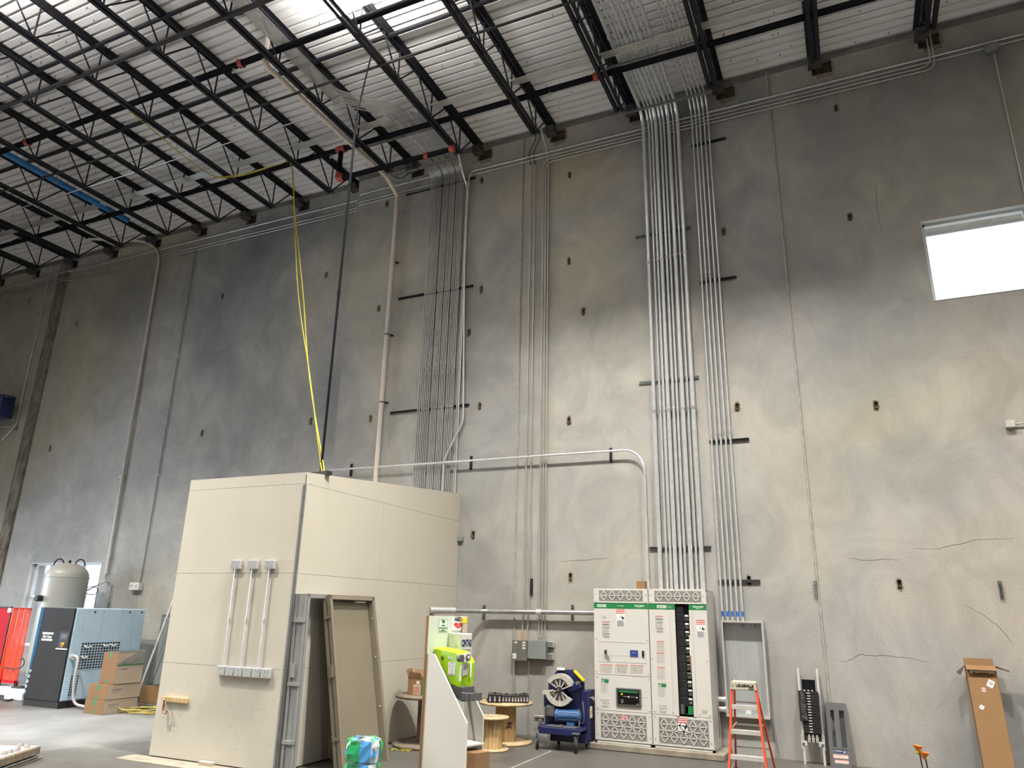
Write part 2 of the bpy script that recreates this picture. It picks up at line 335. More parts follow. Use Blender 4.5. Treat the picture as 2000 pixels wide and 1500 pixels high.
def tag(o, label, cat, group=None, kind=None):
    o['label'] = label; o['category'] = cat
    if group: o['group'] = group
    if kind: o['kind'] = kind
    return o
def struct(o): o['kind'] = 'structure'; return o
def stuff(o): o['kind'] = 'stuff'; return o
def dup(root, loc=None, label=None):
    c = root.copy(); COL.objects.link(c)
    if loc is not None: c.location = loc
    if label: c['label'] = label
    for ch in root.children:
        d = ch.copy(); COL.objects.link(d); d.parent = c
        for g in ch.children:
            e = g.copy(); COL.objects.link(e); e.parent = d
    return c
def fillet(pts, r, n=6):
    pts = [Vector(p) for p in pts]; out = [pts[0]]
    rr = r if isinstance(r, (list, tuple)) else [r] * len(pts)
    for i in range(1, len(pts) - 1):
        a, b, c = pts[i - 1], pts[i], pts[i + 1]
        d1 = (a - b); d2 = (c - b); th = d1.angle(d2)
        if PI - th < 0.02: out.append(b); continue
        t = min(rr[i] / math.tan(th / 2), d1.length * 0.48, d2.length * 0.48); ri = t * math.tan(th / 2)
        d1.normalize(); d2.normalize(); cen = b + (d1 + d2).normalized() * (ri / math.sin(th / 2))
        p, q = b + d1 * t - cen, b + d2 * t - cen; tot = p.angle(q)
        for k in range(n + 1):
            f = k / n; out.append(cen + (p * math.sin((1 - f) * tot) + q * math.sin(f * tot)) / math.sin(tot))
    out.append(pts[-1]); return out
def catmull(pts, n=6):
    P = [Vector(p) for p in pts]; P = [P[0] * 2 - P[1]] + P + [P[-1] * 2 - P[-2]]; out = []
    for i in range(1, len(P) - 2):
        for k in range(n):
            t = k / n
            out.append(0.5 * ((2 * P[i]) + (P[i + 1] - P[i - 1]) * t + (2 * P[i - 1] - 5 * P[i] + 4 * P[i + 1] - P[i + 2]) * t * t + (3 * P[i] - P[i - 1] - 3 * P[i + 1] + P[i + 2]) * t ** 3))
    out.append(P[-2]); return out
TEXTS = []
def text(s, size, o, u, v, mat, parent, name='lettering', depth=0.0015, sx=1.0, bold=0.0):
    TEXTS.append((s, size, Vector(o), Vector(u).normalized(), Vector(v).normalized(), mat, parent, name, depth, sx, bold))
def flush_texts():
    obs = []
    for s, size, o, u, v, mat, parent, name, depth, sx, bold in TEXTS:
        c = bpy.data.curves.new('t', 'FONT'); c.body = s; c.size = size; c.extrude = depth; c.offset = bold * size
        c.align_x = 'CENTER'; c.align_y = 'CENTER'; c.resolution_u = 2
        b = bpy.data.objects.new('t', c); COL.objects.link(b); obs.append(b)
    dg = bpy.context.evaluated_depsgraph_get(); dg.update()
    for b, (s, size, o, u, v, mat, parent, name, depth, sx, bold) in zip(obs, TEXTS):
        me = bpy.data.meshes.new_from_object(b.evaluated_get(dg)); n = u.cross(v).normalized()
        T = Matrix.Identity(4)
        for i in range(3): T[i][0] = u[i] * sx; T[i][1] = v[i]; T[i][2] = n[i]; T[i][3] = o[i]
        me.transform(rootm(parent).inverted() @ T); me.materials.clear(); me.materials.append(MT[mat]); me.name = name
        ob = bpy.data.objects.new(name, me); COL.objects.link(ob); ob.parent = parent
        bpy.data.objects.remove(b)
ORD = ['', 'first', 'second', 'third', 'fourth', 'fifth', 'sixth', 'seventh', 'eighth', 'ninth', 'tenth', 'eleventh', 'twelfth', 'thirteenth',
       'fourteenth', 'fifteenth', 'sixteenth', 'seventeenth', 'eighteenth', 'nineteenth', 'twentieth', 'twenty-first']

# ================================================================== SETTING
LW = 0.2            # the wall left of x=-10.3 stands this much further back
XSTEP = -10.3
POCK_R = [(1633, 211), (1660, 423), (1711, 792), (1757, 1141), (1413, 452), (1440, 795), (1463, 1133), (1112, 341), (1111, 510), (1111, 822),
          (1114, 1127), (941, 352), (940, 565), (937, 793), (924, 1045), (756, 398), (740, 602), (724, 817), (1139, 608), (916, 649)]
POCK_L = [(637, 537), (652, 375), (607, 822), (150, 632), (435, 578), (395, 845), (98, 876), (57, 587), (33, 835)]
pockets = [(*Wl(*p), 0.0) for p in POCK_R] + [(*Wl(*p, -LW), LW) for p in POCK_L]
JX = [0.33 - 1.805 * i for i in range(-2, 15)]
WIN1 = (1.66, 4.60, 7.07, 8.54)
WIN2 = (-20.2, -17.42, 0.95, 3.03)
def boolbox(name, ext, cuts, mat, parent=None):
    a = MB(); a.box(*ext); o = a.build(name, mat)
    c = MB()
    for q in cuts: c.box(*q)
    k = c.build('cutter', mat)
    md = o.modifiers.new('b', 'BOOLEAN'); md.object = k; md.operation = 'DIFFERENCE'; md.solver = 'EXACT'
    dg = bpy.context.evaluated_depsgraph_get(); me = bpy.data.meshes.new_from_object(o.evaluated_get(dg))
    o.modifiers.clear(); o.data = me; me.name = name; bpy.data.objects.remove(k)
    if parent: o.parent = parent
    return o
JOINTS = [-29.5, -21.45, XSTEP, -5.79, -0.54, 4.75, 12.0]
wall = boolbox('wall_back', (-30, 12.2, 0.50, 0.62, -0.3, 13.2), [(WIN1[0], WIN1[1], 0.3, 0.8, WIN1[2], WIN1[3]), (WIN2[0], WIN2[1], 0.3, 0.8, WIN2[2], WIN2[3])], 'wall')
struct(wall)
for i in range(len(JOINTS) - 1):
    x0, x1 = JOINTS[i] + 0.009, JOINTS[i + 1] - 0.009
    yy = LW if x1 < XSTEP + 0.1 else 0.0
    cuts = []
    for (px, pz, py) in pockets:
        if x0 < px < x1: cuts.append((px - 0.028, px + 0.028, py - 0.1, py + 0.06, pz - 0.075, pz + 0.065))
    for jx in JX:
        a, b = jx - 0.06, jx + 0.30
        if x0 < a and b < x1: cuts.append((a, b, yy - 0.1, yy + 0.12, 12.0, 12.32))
    for w in (WIN1, WIN2):
        if x0 < w[0] and w[1] < x1: cuts.append((w[0], w[1], -0.5, 1, w[2], w[3]))
    p = boolbox('wall_panel', (x0, x1, yy, 0.50, -0.25, 13.2), cuts, 'wall', wall)
for x in (-5.79, -0.54, 4.75):
    m = MB(); m.tube([(x, -0.004, 0.0), (x + random.uniform(-.004, .004), -0.004, 4), (x, -0.004, 8), (x, -0.004, 12.6)], 0.019, n=8)
    m.build('caulk_joint', 'caulk', wall)
for (px, pz, py) in pockets:
    m = MB(); n = 16; pts = []
    for k in range(n):
        a = 2 * PI * k / n; rr = random.uniform(0.85, 1.15)
        pts.append((px + math.cos(a) * 0.046 * rr * (1 + .25 * abs(math.sin(2 * a))), py - 0.004, pz - 0.005 + math.sin(a) * 0.098 * rr))
    inn = [(px - 0.028, pz - 0.075), (px + 0.028, pz - 0.075), (px + 0.028, pz + 0.065), (px - 0.028, pz + 0.065)]
    # ring of rust and patched grout around the recess
    ring = [(px + 0.028 * max(-1, min(1, math.cos(2 * PI * k / n) * 1.5)), py - 0.006, pz - 0.005 + 0.07 * max(-1, min(1, math.sin(2 * PI * k / n) * 1.5))) for k in range(n)]
    back = [(q[0], py + 0.002, q[2]) for q in pts]
    m.add(pts + ring + back, [(k, (k + 1) % n, n + (k + 1) % n, n + k) for k in range(n)] + [(2 * n + k, 2 * n + (k + 1) % n, (k + 1) % n, k) for k in range(n)])
    m.build('anchor_pocket', 'rustpale' if random.random() < .5 else 'rust', wall)
    m = MB(); m.box(px - 0.024, px + 0.024, py + 0.03, py + 0.055, pz - 0.07, pz + 0.06); m.cyl((px, py + 0.032, pz - 0.03), (px, py + 0.005, pz - 0.03), 0.014, 1, 8)
    m.build('anchor_insert', ['darkhole', 'rust'], wall)
for jx in JX:
    yy = LW if jx < XSTEP else 0.0
    m = MB(); m.box(jx - 0.05, jx + 0.29, yy + 0.09, yy + 0.115, 12.01, 12.31); m.build('bearing_pocket', 'pocketrust' if jx > -7 else 'darkhole', wall)
    if jx > -7:
        m = MB(); m.slab([(jx + 0.06, yy - 0.004, 12.0), (jx + 0.34, yy - 0.004, 12.0), (jx + 0.33, yy - 0.004, 12.22), (jx + 0.31, yy - 0.004, 12.0 + .24), (jx + 0.305, yy - .004, 12.0), ], (0, 0.006, 0)); 
        m.slab([(jx + 0.02, yy - 0.004, 11.90), (jx + 0.30, yy - 0.004, 11.92), (jx + 0.30, yy - 0.004, 12.0), (jx + 0.0, yy - 0.004, 12.0)], (0, 0.006, 0)); m.build('rust_patch', 'rustpale', wall)
CRACKS = [[(1632, 1288), (1652, 1292), (1664, 1287), (1676, 1277), (1700, 1281), (1730, 1280), (1760, 1283), (1800, 1290), (1835, 1294)], [(1880, 1180), (1912, 1196), (1938, 1214), (1960, 1232), (1974, 1252), (1986, 1270)],
          [(1785, 1073), (1830, 1071), (1870, 1062), (1905, 1054), (1950, 1051), (2000, 1052)], [(1655, 1091), (1690, 1093), (1730, 1092), (1775, 1095)], [(1722, 205), (1735, 228), (1748, 250)], [(1757, 266), (1742, 290), (1734, 310)], [(1708, 360), (1712, 400), (1724, 480)],
          [(1090, 1097), (1130, 1095), (1165, 1091), (1200, 1090)]]
for cr_ in CRACKS:
    m = MB(); pts = []
    for a, b in zip(cr_, cr_[1:]):
        for k in range(3): f = k / 3; x, z = Wl(a[0] + (b[0] - a[0]) * f, a[1] + (b[1] - a[1]) * f); pts.append((x + random.uniform(-.012, .012), -0.0004, z + random.uniform(-.012, .012)))
    m.tube(pts, [0.0012 + 0.0035 * math.sin(PI * (i + .5) / len(pts)) for i in range(len(pts))], n=5); m.build('crack', 'ink', wall)
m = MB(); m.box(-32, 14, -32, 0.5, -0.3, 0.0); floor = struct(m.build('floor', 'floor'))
for a, b in (((1076, 1467), (930, 1530)), ((290, 1440), (0, 1475))):
    p, q = FL(*a), FL(*b); m = MB(); m.bar((p.x, p.y, 0.0), (q.x, q.y, 0.0), 0.018, 0.004); m.build('control_joint', 'caulk', floor)
m = MB(); m.box(-25.9, -25.7, -32, -11, -0.3, 12.38); m.box(-25.9, -25.7, -4, 0.19, -0.3, 12.38); m.box(-25.9, -25.7, -11, -4, 5.6, 12.38); struct(m.build('wall_left', 'wall'))
m = MB(); m.box(12, 12.2, -32, 0.5, -0.3, 13.2); struct(m.build('wall_right', 'wall'))
m = MB(); m.box(-30.2, 12.2, -32.2, -32, -0.3, 13.2); struct(m.build('wall_front', 'wall'))
# corrugated roof deck, ribs running along the wall
m = MB(); y = 0.45; P = 0.19; prof = []
while y > -32:
    prof += [(y, 12.385), (y - 0.128, 12.385), (y - 0.142, 12.455), (y - 0.176, 12.455)]; y -= P
vs = [(-30, a, b) for a, b in prof] + [(12, a, b) for a, b in prof]; n = len(prof)
m.add(vs, [(i, i + 1, n + i + 1, n + i) for i in range(n - 1)])
deck = struct(m.build('ceiling', 'deck'))
m = MB()
for k in range(420):
    x = random.uniform(-24, 5); ya = random.uniform(-8, -0.1); kk = round((0.45 - 0.064 - ya) / P); ya = 0.45 - 0.064 - kk * P + random.uniform(-.04, .04)
    m.cyl((x, ya, 12.39), (x + random.uniform(-.006, .006), ya, 12.335), 0.006, 0, 5)
sp = stuff(m.build('screw_tips', 'joist', deck))
m = MB(); m.box(-30, 12, -32, 0.6, 12.50, 12.65); struct(m.build('roof', 'ledger'))
for xa, xb, yy in ((-30, XSTEP, LW), (XSTEP, 12, 0.0)):
    m = MB(); m.box(xa, xb, yy - 0.012, yy, 12.29, 12.375); m.box(xa, xb, yy - 0.08, yy, 12.366, 12.378)
    o = struct(m.build('trim_1' if xa < -20 else 'trim_2', 'ledger'))
x0, x1 = -21.78, -21.34
m = MB(); z = -0.0; k = 0
for z0, z1 in ((0, 3.4), (3.41, 6.3), (6.31, 9.4), (9.41, 12.3)):
    m.box(x0, x1, LW - 0.045, LW - 0.002, z0, z1); m.box(x0 + 0.03, x1 - 0.03, LW - 0.06, LW - 0.045, z0 + 0.02, z1 - 0.02)
struct(m.build('trim_3', 'timber'))
# windows
def window(nm, w, yy, mull, depth=0.25):
    x0, x1, z0, z1 = w; root = None; m = MB(); t = 0.055; ya, yb = yy + 0.10, yy + 0.20
    m.box(x0, x1, ya, yb, z0, z0 + t); m.box(x0, x1, ya, yb, z1 - t, z1); m.box(x0, x0 + t, ya, yb, z0, z1); m.box(x1 - t, x1, ya, yb, z0, z1)
    f = struct(m.build(nm, 'winframe'))
    for kind, p in mull:
        m = MB()
        if kind == 'v': m.box(p - 0.03, p + 0.03, ya, yb, z0 + t, z1 - t)
        else: m.box(x0 + t, x1 - t, ya, yb, p - 0.025, p + 0.025)
        m.build('mullion', 'winframe', f)
    m = MB(); m.box(x0 + t, x1 - t, ya + 0.045, ya + 0.053, z0 + t, z1 - t); m.build('pane', 'glass', f)
    m = MB(); s = 0.012   # painted reveal liner
    m.box(x0, x1, yy - 0.01, ya, z0, z0 + s); m.box(x0, x1, yy - 0.01, ya, z1 - s, z1); m.box(x0, x0 + s, yy - 0.01, ya, z0, z1); m.box(x1 - s, x1, yy - 0.01, ya, z0, z1)
    m.build('reveal', 'winframe', f); return f
w1 = window('window_1', WIN1, 0.0, [('v', 3.16)])
m = MB(); m.box(1.73, 3.12, 0.09, 0.098, 8.30, 8.36); m.build('blind_rail', 'winframe', w1)
window('window_2', WIN2, LW, [('v', -19.55), ('h', 2.18), ('v', -18.3)])
m = MB(); m.box(-60, 40, 0.9, 60, -0.6, -0.4); struct(m.build('ground', 'ground'))
m = MB(); m.box(-34, -30.3, -40, 5, -0.6, -0.4); struct(m.build('ground_dock', 'ground'))
m = MB(); rnd = random.Random(3)
for k in range(260):
    a, b = rnd.uniform(0, 2 * PI), rnd.uniform(0.15, 1.0); r = 1.2 * math.sqrt(b)
    c = Vector((-21.2 + r * math.cos(a), 6 + r * math.sin(a) * .6, 2.3 + rnd.uniform(-.9, .9) * (1.1 - b * .5)))
    d = Vector((rnd.uniform(-1, 1), rnd.uniform(-1, 1), rnd.uniform(-1, 1))).normalized() * 0.22; e = d.orthogonal().normalized() * 0.1
    m.add([c - d, c + e, c + d, c - e], [(0, 1, 2, 3)])
t = thing('garden_tree', 'small yellow-green tree outdoors beyond the low window', 'tree', (-21.2, 6, -0.4))
stuff(m.build('crown', 'shrub', t)); m = MB(); m.cyl((-21.2, 6, -.4), (-21.2, 6, 2.2), 0.09, 0, 8, 0.05); m.build('trunk', 'oldwood', t)

# ================================================================== ROOF STEEL
ZB, ZT = 11.575, 12.378
YE = -10.5
def angle_pair(m, y0, y1, z, up, x=0.0):
    g, t = 0.02, 0.009; L = 0.072 if up > 0 else 0.095
    for s in (-1, 1):
        xa = s * g
        m.box(xa, xa + s * t, y0, y1, z, z + up * L); m.box(xa, xa + s * L, y0, y1, z, z + up * t)
jm = MB(); angle_pair(jm, YE, -0.95, ZB, 1)
jt = MB(); angle_pair(jt, YE, -0.02, ZT, -1)
je = MB(); je.box(-0.10, 0.10, -0.22, 0.0, 12.16, ZT - 0.075); je.box(-.12, .12, -.20, 0.0, 12.14, 12.16)
seg = {}
def rodmesh(dy):
    q = MB(); q.cyl((0, 0, 0), (0, dy, ZT - 0.10 - ZB - 0.03), 0.0165, 0, 7); return q
nodes = []; yn = -0.98
while yn > YE: nodes.append(yn); yn -= 1.22
first = None; nj = len(JX)
proto_w = {}
for i, jx in enumerate(JX):
    lab = 'dark steel bar joist under the roof deck, %s from the right end of the row' % ORD[i + 1]
    yy = LW if jx < XSTEP else 0.0
    if first is None:
        root = thing('roof_joist', lab, 'joist', (jx, 0, 0), 0, 'roof joists'); first = root
        jm.build('bottom_chord', 'joist', root, local=True); jt.build('top_chord', 'joist', root, local=True); je.build('bearing_seat', 'seat', root, local=True)
        for yn in nodes:
            for dy in (-0.56, 0.0, 0.56):
                if dy not in proto_w:
                    o = rodmesh(dy).build('web_rod', 'joist', root, local=True); proto_w[dy] = o.data
                else:
                    o = bpy.data.objects.new('web_rod', proto_w[dy]); COL.objects.link(o); o.parent = root
                o.location = (0, yn, ZB + 0.03)
    else:
        root = dup(first, (jx, yy, 0), lab)
def xrun(name, label, cat, y, z, x0, x1, mat, sec='angle', r=0.03, group=None):
    m = MB()
    if sec == 'angle': m.box(x0, x1, y - 0.004, y + 0.004, z - r, z + r); m.box(x0, x1, y, y + 2 * r, z - r - 0.004, z - r + 0.004)
    else: m.tube([(x0, y, z), (x1, y, z)], r, n=12)
    return tag(m.build(name, mat), label, cat, group)
xrun('bridging_angle', 'wide grey bridging angle under the joists, farther from the wall', 'brace', -5.96, 11.55, -29, 8, 'bridge', r=0.030, group='joist bridging')
xrun('bridging_angle', 'dark bridging angle tight under the deck, farther from the wall', 'brace', -5.84, 12.31, -29, 8, 'joist', r=0.024, group='joist bridging')
xrun('bridging_angle', 'dark bridging angle tight under the deck, nearer the wall', 'brace', -3.84, 12.31, -29, 8, 'joist', r=0.028, group='joist bridging')
xrun('bridging_angle', 'thin dark bridging angle under the joists, nearer the wall', 'brace', -3.95, 11.55, -29, 8, 'bridge', r=0.016, group='joist bridging')
def coupling(parent, p, ax, r, w=0.09):
    m = MB(); a = Vector(p); d = Vector(ax) * w / 2
    m.cyl(a - d, a + d, r * 1.28, 0, 14); m.box(a.x - .02, a.x + .02, a.y - r * 1.65, a.y + r * 1.65, a.z - .02, a.z + .02)
    return m.build('red_coupling', 'redfit', parent)
def sprink(parent, p):
    m = MB(); p = Vector(p); m.cyl(p, p + Vector((0, 0, -.09)), 0.017, 0, 8); m.cyl(p + Vector((0, 0, -.09)), p + Vector((0, 0, -.10)), 0.03, 0, 8); m.build('sprinkler_head', 'cast', parent)
t = xrun('sprinkler_pipe', 'black sprinkler pipe with a red coupling, farther from the wall', 'pipe', -4.73, 11.85, -29, 9, 'blackpipe', 'tube', 0.062, 'sprinkler pipes')
coupling(t, (FL(475, 128, 11.85).x, -4.73, 11.85), (1, 0, 0), .062); coupling(t, (FL(54, 278, 11.85).x, -4.73, 11.85), (1, 0, 0), .062); sprink(t, (FL(465, 136, 11.85).x, -4.73, 11.8))
t = xrun('sprinkler_pipe', 'black sprinkler pipe with a red tee, running above the dense conduits', 'pipe', -1.88, 11.76, -29, 9, 'blackpipe', 'tube', 0.06, 'sprinkler pipes')
xc = FL(1165, 152, 11.76).x; coupling(t, (xc, -1.88, 11.76), (1, 0, 0), .06); xt = FL(668, 293, 11.76).x; coupling(t, (xt, -1.88, 11.76), (1, 0, 0), .062, 0.22)
for px in (650, 1077, 288, 172): sprink(t, (FL(px, 300 if px == 650 else 180 if px == 1077 else 400 if px == 288 else 430, 11.76).x, -1.88, 11.72))
m = MB(); m.tube(fillet([(xt, -1.88, 11.76), (xt, -1.88, 11.0), (-6.52, -1.88, 11.0)], 0.06, 4), 0.055, n=12)
lowp = tag(m.build('sprinkler_pipe', 'blackpipe'), 'lower black sprinkler pipe dropping from the red tee to a red end cap', 'pipe', 'sprinkler pipes')
m = MB(); m.tube(fillet([(xt, -1.88, 11.14), (xt, -1.88, 11.0), (xt + .14, -1.88, 11.0)], 0.07, 5), 0.074, n=12); m.build('red_elbow', 'redfit', lowp)
coupling(lowp, (-6.54, -1.88, 11.0), (1, 0, 0), .055, .10); coupling(lowp, (FL(833, 304, 11.0).x, -1.88, 11.0), (1, 0, 0), .055)
# blue air line between the joists at far left
m = MB(); m.tube([(-16.82, -1.35, 11.9), (-16.82, -11.5, 11.9)], 0.075, n=14)
bp = tag(m.build('air_pipe', 'bluepipe'), 'bright blue air pipe hung under the deck at far left', 'pipe')
for y in (-1.9, -3.4, -5.0):
    m = MB(); m.cyl((-16.82, y, 11.9), (-16.82, y, 12.42), 0.006, 0, 6); m.cyl((-16.82, y - .02, 11.9), (-16.82, y + .02, 11.9), 0.084, 0, 14); m.build('pipe_hanger', 'strut', bp)
# LED high bays: the first in view, the others unseen, some added as fill
for i, (lx, ly) in enumerate(LAMPS):
    nm = 'glowing rectangular LED high-bay lamp between the joists at the top of the picture' if i == 0 else 'LED high-bay lamp hung over the hall nearer the camera, %s of them' % ORD[i]
    t = thing('high_bay_lamp', nm, 'ceiling lamp', (lx, ly, 11.62), 0, 'high-bay lamps')
    m = MB(); m.box(lx - .48, lx + .48, ly - .22, ly + .22, 11.66, 11.74); m.box(lx - .35, lx + .35, ly - .08, ly + .08, 11.74, 11.82); m.build('housing', 'lampbody', t, 0.01)
    m = MB(); m.box(lx - .45, lx + .45, ly - .19, ly + .19, 11.645, 11.66); m.build('diffuser', 'ledpanel', t)
    for s in (-.4, .4):
        m = MB(); m.cyl((lx + s, ly, 11.72), (lx + s, ly, 12.39), 0.004, 0, 5); m.build('hanger_wire', 'strut', t)

# ================================================================== CONDUITS
def conduit(pts, r, label, bend=0.25, mat='emt', group=None, cpl=(), n=8, name='conduit', cat='conduit', seg=6):
    m = MB(); path = fillet(pts, bend, seg); m.tube(path, r, n=n)
    o = tag(m.build(name, mat), label, cat, group)
    for p, ax in cpl:
        q = MB(); a = Vector(p); d = Vector(ax) * 0.035
        q.cyl(a - d, a + d, r * 1.28, 0, 8); q.cyl(a - d * .15, a + d * .15, r * 1.5, 0, 8); q.build('coupling', 'emt', o)
    return o
# dense run into the drywall room
DZ = 4.20
us = [0, .055, .11, .16, .21, .26, .31, .40, .445, .49, .535, .60, .645, .69, .735, .81, .86, .91, .955, 1.0]
xs = [-8.12 + u * 0.85 for u in us]
Gd = 'dense conduits above the drywall room'
NA = len(xs)
for i, x in enumerate(xs):
    r = 0.0112; pts = [(x, -0.065, DZ), (x, -0.065, 11.9)]
    lab = '%s conduit from the left in the dense run' % ORD[i + 1]
    if i < 6:
        y = -2.10 - 0.032 * i; pts += [(x, y, 11.9), (-29, y, 11.9)]; lab += ', turning left under the deck'
    elif i >= NA - 5:
        y = -2.10 - 0.036 * (NA - 1 - i); pts += [(x, y, 11.92), (10, y, 11.92)]; lab += ', turning right under the deck'
    else:
        j = i - 6; y = -2.28 - 0.030 * j; xx = -8.66 + 0.036 * j
        pts += [(x, y, 11.9), (xx, y - (x - xx) * 0.95, 11.9), (xx, -10.5, 11.9)]; lab += ', slanting along the joist'
    z1 = 8.0 if i % 2 else 7.86
    conduit(pts, r, lab, [0, 0.22, 0.16, 0.3, 0], group=Gd, cpl=[((x, -0.065, 6.9 + (i % 3) * .11), (0, 0, 1))], n=6)
def strut(label, x0, x1, z, y=0.0, mat='strutd', vertical=False, group='strut channels on the wall', clamps=(), slots=True, depth=0.04, w=0.041):
    m = MB(); t = 0.004
    if not vertical:
        m.box(x0, x1, y - t, y, z - w / 2, z + w / 2); m.box(x0, x1, y - depth, y, z + w / 2 - t, z + w / 2); m.box(x0, x1, y - depth, y, z - w / 2, z - w / 2 + t)
        for s in (1, -1): m.box(x0, x1, y - depth, y - depth + t, z + s * (w / 2 - .009), z + s * w / 2)
    else:
        m.box(x0 - w / 2, x0 + w / 2, y - t, y, z, x1); m.box(x0 - w / 2, x0 - w / 2 + t, y - depth, y, z, x1); m.box(x0 + w / 2 - t, x0 + w / 2, y - depth, y, z, x1)
        for s in (1, -1): m.box(x0 + s * (w / 2 - .009), x0 + s * w / 2, y - depth, y - depth + t, z, x1)
    o = tag(m.build('strut_channel', mat), label, 'bracket', group)
    if slots:
        q = MB(); a = (z if vertical else x0) + 0.03
        while a < (x1 - 0.03):
            if vertical: q.box(x0 - .006, x0 + .006, y - t - .001, y - t, a, a + .028)
            else: q.box(a, a + .028, y - t - .001, y - t, z - .006, z + .006)
            a += 0.05
        stuff(q.build('slots', 'paper' if mat == 'galv' and False else 'blackm', o))
    for cx, cr in clamps:
        q = MB(); pts = [(cx + (cr + .003) * math.cos(PI * k / 6), y - depth - cr * .2 - (cr + .003) * math.sin(PI * k / 6) - .004, z) for k in range(7)]
        for k in range(6): q.bar(pts[k], pts[k + 1], 0.004, 0.02, (0, 0, 1))
        q.build('pipe_clamp', 'cast', o)
    return o
cl = [(x, 0.0125) for x in xs]
strut('top dark strut channel behind the dense run of conduits', -8.85, -6.98, 11.56, clamps=[])
strut('dark strut channel second from the top behind the dense conduits', -8.85, -6.92, 8.83, clamps=cl)
strut('dark strut channel lowest across the dense conduits', -8.85, -6.91, 6.13, clamps=cl)
# single larger conduit with an offset beside the dense run
xo = Wl(912, 400, .07)[0]; xa, za = Wl(903, 830, .1); xb, zb = Wl(868, 900, .1)
conduit([(-6.95, -1.5, 11.75), (-6.98, -0.9, 11.75), (xo, -0.35, 11.55), (xo, -0.07, 11.3), (xo, -0.07, 9.5), (xa, -0.07, za + .1), (xb, -0.12, zb), (xb, -0.12, 4.2)], 0.021,
        'larger single conduit right of the dense run, kinked to the left near its foot', 0.35, 'galv', cpl=[((xo * .35 + xa * .65, -0.07, 6.9), (0, 0, 1))])
# nine conduits over the switchboard
row = [213, 250, 275, 303, 335, 360, 395, 427, 460]; rad = [.036, .021, .024, .036, .026, .022, .036, .019, .036]
x9 = [Wl(1220 + q / 3, 1146, .10)[0] for q in row]
G9 = 'nine conduits above the switchboard'
for i, (x, r) in enumerate(zip(x9, rad)):
    big = 'thick' if r > .03 else 'slim'
    yy = -0.055 - r
    conduit([(x, yy, 2.43), (x, yy, 12.02), (x, -1.8, 12.02), (x, -12, 12.06)], r, '%s galvanized conduit, %s from the left of the nine above the switchboard' % (big, ORD[i + 1]),
            [0, 0.42, 3, 0], 'galv', G9, cpl=[((x, yy, 8.62 + .01 * i), (0, 0, 1)), ((x, yy, 5.62), (0, 0, 1)), ((x, -2.45, 12.03), (0, 1, 0))], n=12)
c9 = list(zip(x9, rad))
strut('upper grey strut channel behind the nine thick conduits', -3.28, -2.19, 9.25, 0, 'strut', clamps=c9)
strut('middle grey strut channel behind the nine thick conduits', -3.31, -2.20, 6.2, 0, 'galv', clamps=c9, w=.05)
strut('lowest grey strut channel just above the switchboard', -3.22, -2.16, 3.16, 0, 'strut', clamps=c9)
# five conduits to the open panel can
row = [572, 602, 630, 661, 691]; x5 = [Wl(1220 + q / 3, 1197, .07)[0] for q in row]
for i, x in enumerate(x5):
    o = conduit([(x, -0.062, 1.97), (x, -0.062, 12.0), (x, -1.8, 12.0), (x, -12, 12.04)], 0.0165, 'slim conduit with blue tape, %s from the left of five above the open panel can' % ORD[i + 1],
                [0, 0.36, 3, 0], 'galv', 'five conduits above the panel can', cpl=[((x, -.062, 8.12 + .02 * (i % 2)), (0, 0, 1)), ((x, -.062, 5.1), (0, 0, 1)), ((x, -2.3, 12.01), (0, 1, 0))], n=10)
    m = MB(); m.cyl((x, -.062, 2.05), (x, -.062, 2.13), 0.0195, 0, 10); m.build('blue_tape', 'tape', o)
c5 = [(x, .0165) for x in x5]
for nm, z in (('topmost', 11.06), ('second from the top', 8.05), ('third from the top', 4.98), ('lowest', 2.61)):
    strut('strut channel behind the five slim conduits, %s' % nm, -2.08, -1.41, z, 0, 'strutd' if z > 4 else 'strut', clamps=c5)
# trapeze struts under the deck
def trapeze(label, x0, x1, y, z):
    m = MB(); m.box(x0, x1, y - .02, y + .02, z - .02, z + .02); o = tag(m.build('trapeze_strut', 'strut'), label, 'bracket', 'trapeze struts under the deck')
    for x in (x0 + .04, x1 - .04):
        q = MB(); q.cyl((x, y, z), (x, y, 12.43), 0.006, 0, 6); q.build('threaded_rod', 'strut', o)
trapeze('trapeze strut carrying the nine and five conduits next to the wall', -3.35, -1.55, -0.42, 11.93)
trapeze('trapeze strut carrying the nine and five conduits above the sprinkler pipe', -3.30, -1.5, -1.80, 11.955)
trapeze('trapeze strut carrying the dense conduits next to the wall', -9.0, -7.0, -0.45, 11.865)
trapeze('trapeze strut carrying the dense conduits beside the sprinkler pipe', -9.0, -7.0, -1.62, 11.865)
# long conduits along the top of the wall
GW = 'conduits along the top of the wall'
conduit([(-7.13, -.06, 4.2), (-7.13, -.06, 11.2), (-7.13, -.03, 11.75), (11.9, -.03, 11.75)], .0165, 'topmost long conduit along the upper wall right of the dense run', .15, 'galv', GW)
conduit([(-7.17, -.06, 4.2), (-7.17, -.06, 11.1), (-7.17, -.03, 11.65), (11.9, -.03, 11.65)], .0125, 'second long conduit along the upper wall right of the dense run', .15, 'emt', GW)
p3, p4, p5 = Wl(1052, 1240, .05)[0], Wl(1058, 1240, .05)[0], Wl(1064, 1240, .05)[0]
conduit([(p3, -.04, 1.62), (p3, -.04, 11.57), (2.22, -.03, 11.57), (2.22, -.05, 12.25)], .0125, 'leftmost of three conduits rising from the light grey box, turning right along the top', .16, 'emt', GW)
conduit([(p4, -.04, 1.62), (p4, -.04, 11.49), (2.28, -.03, 11.49), (2.28, -.05, 12.25)], .0125, 'middle of three conduits rising from the light grey box, turning right along the top', .16, 'emt', GW)
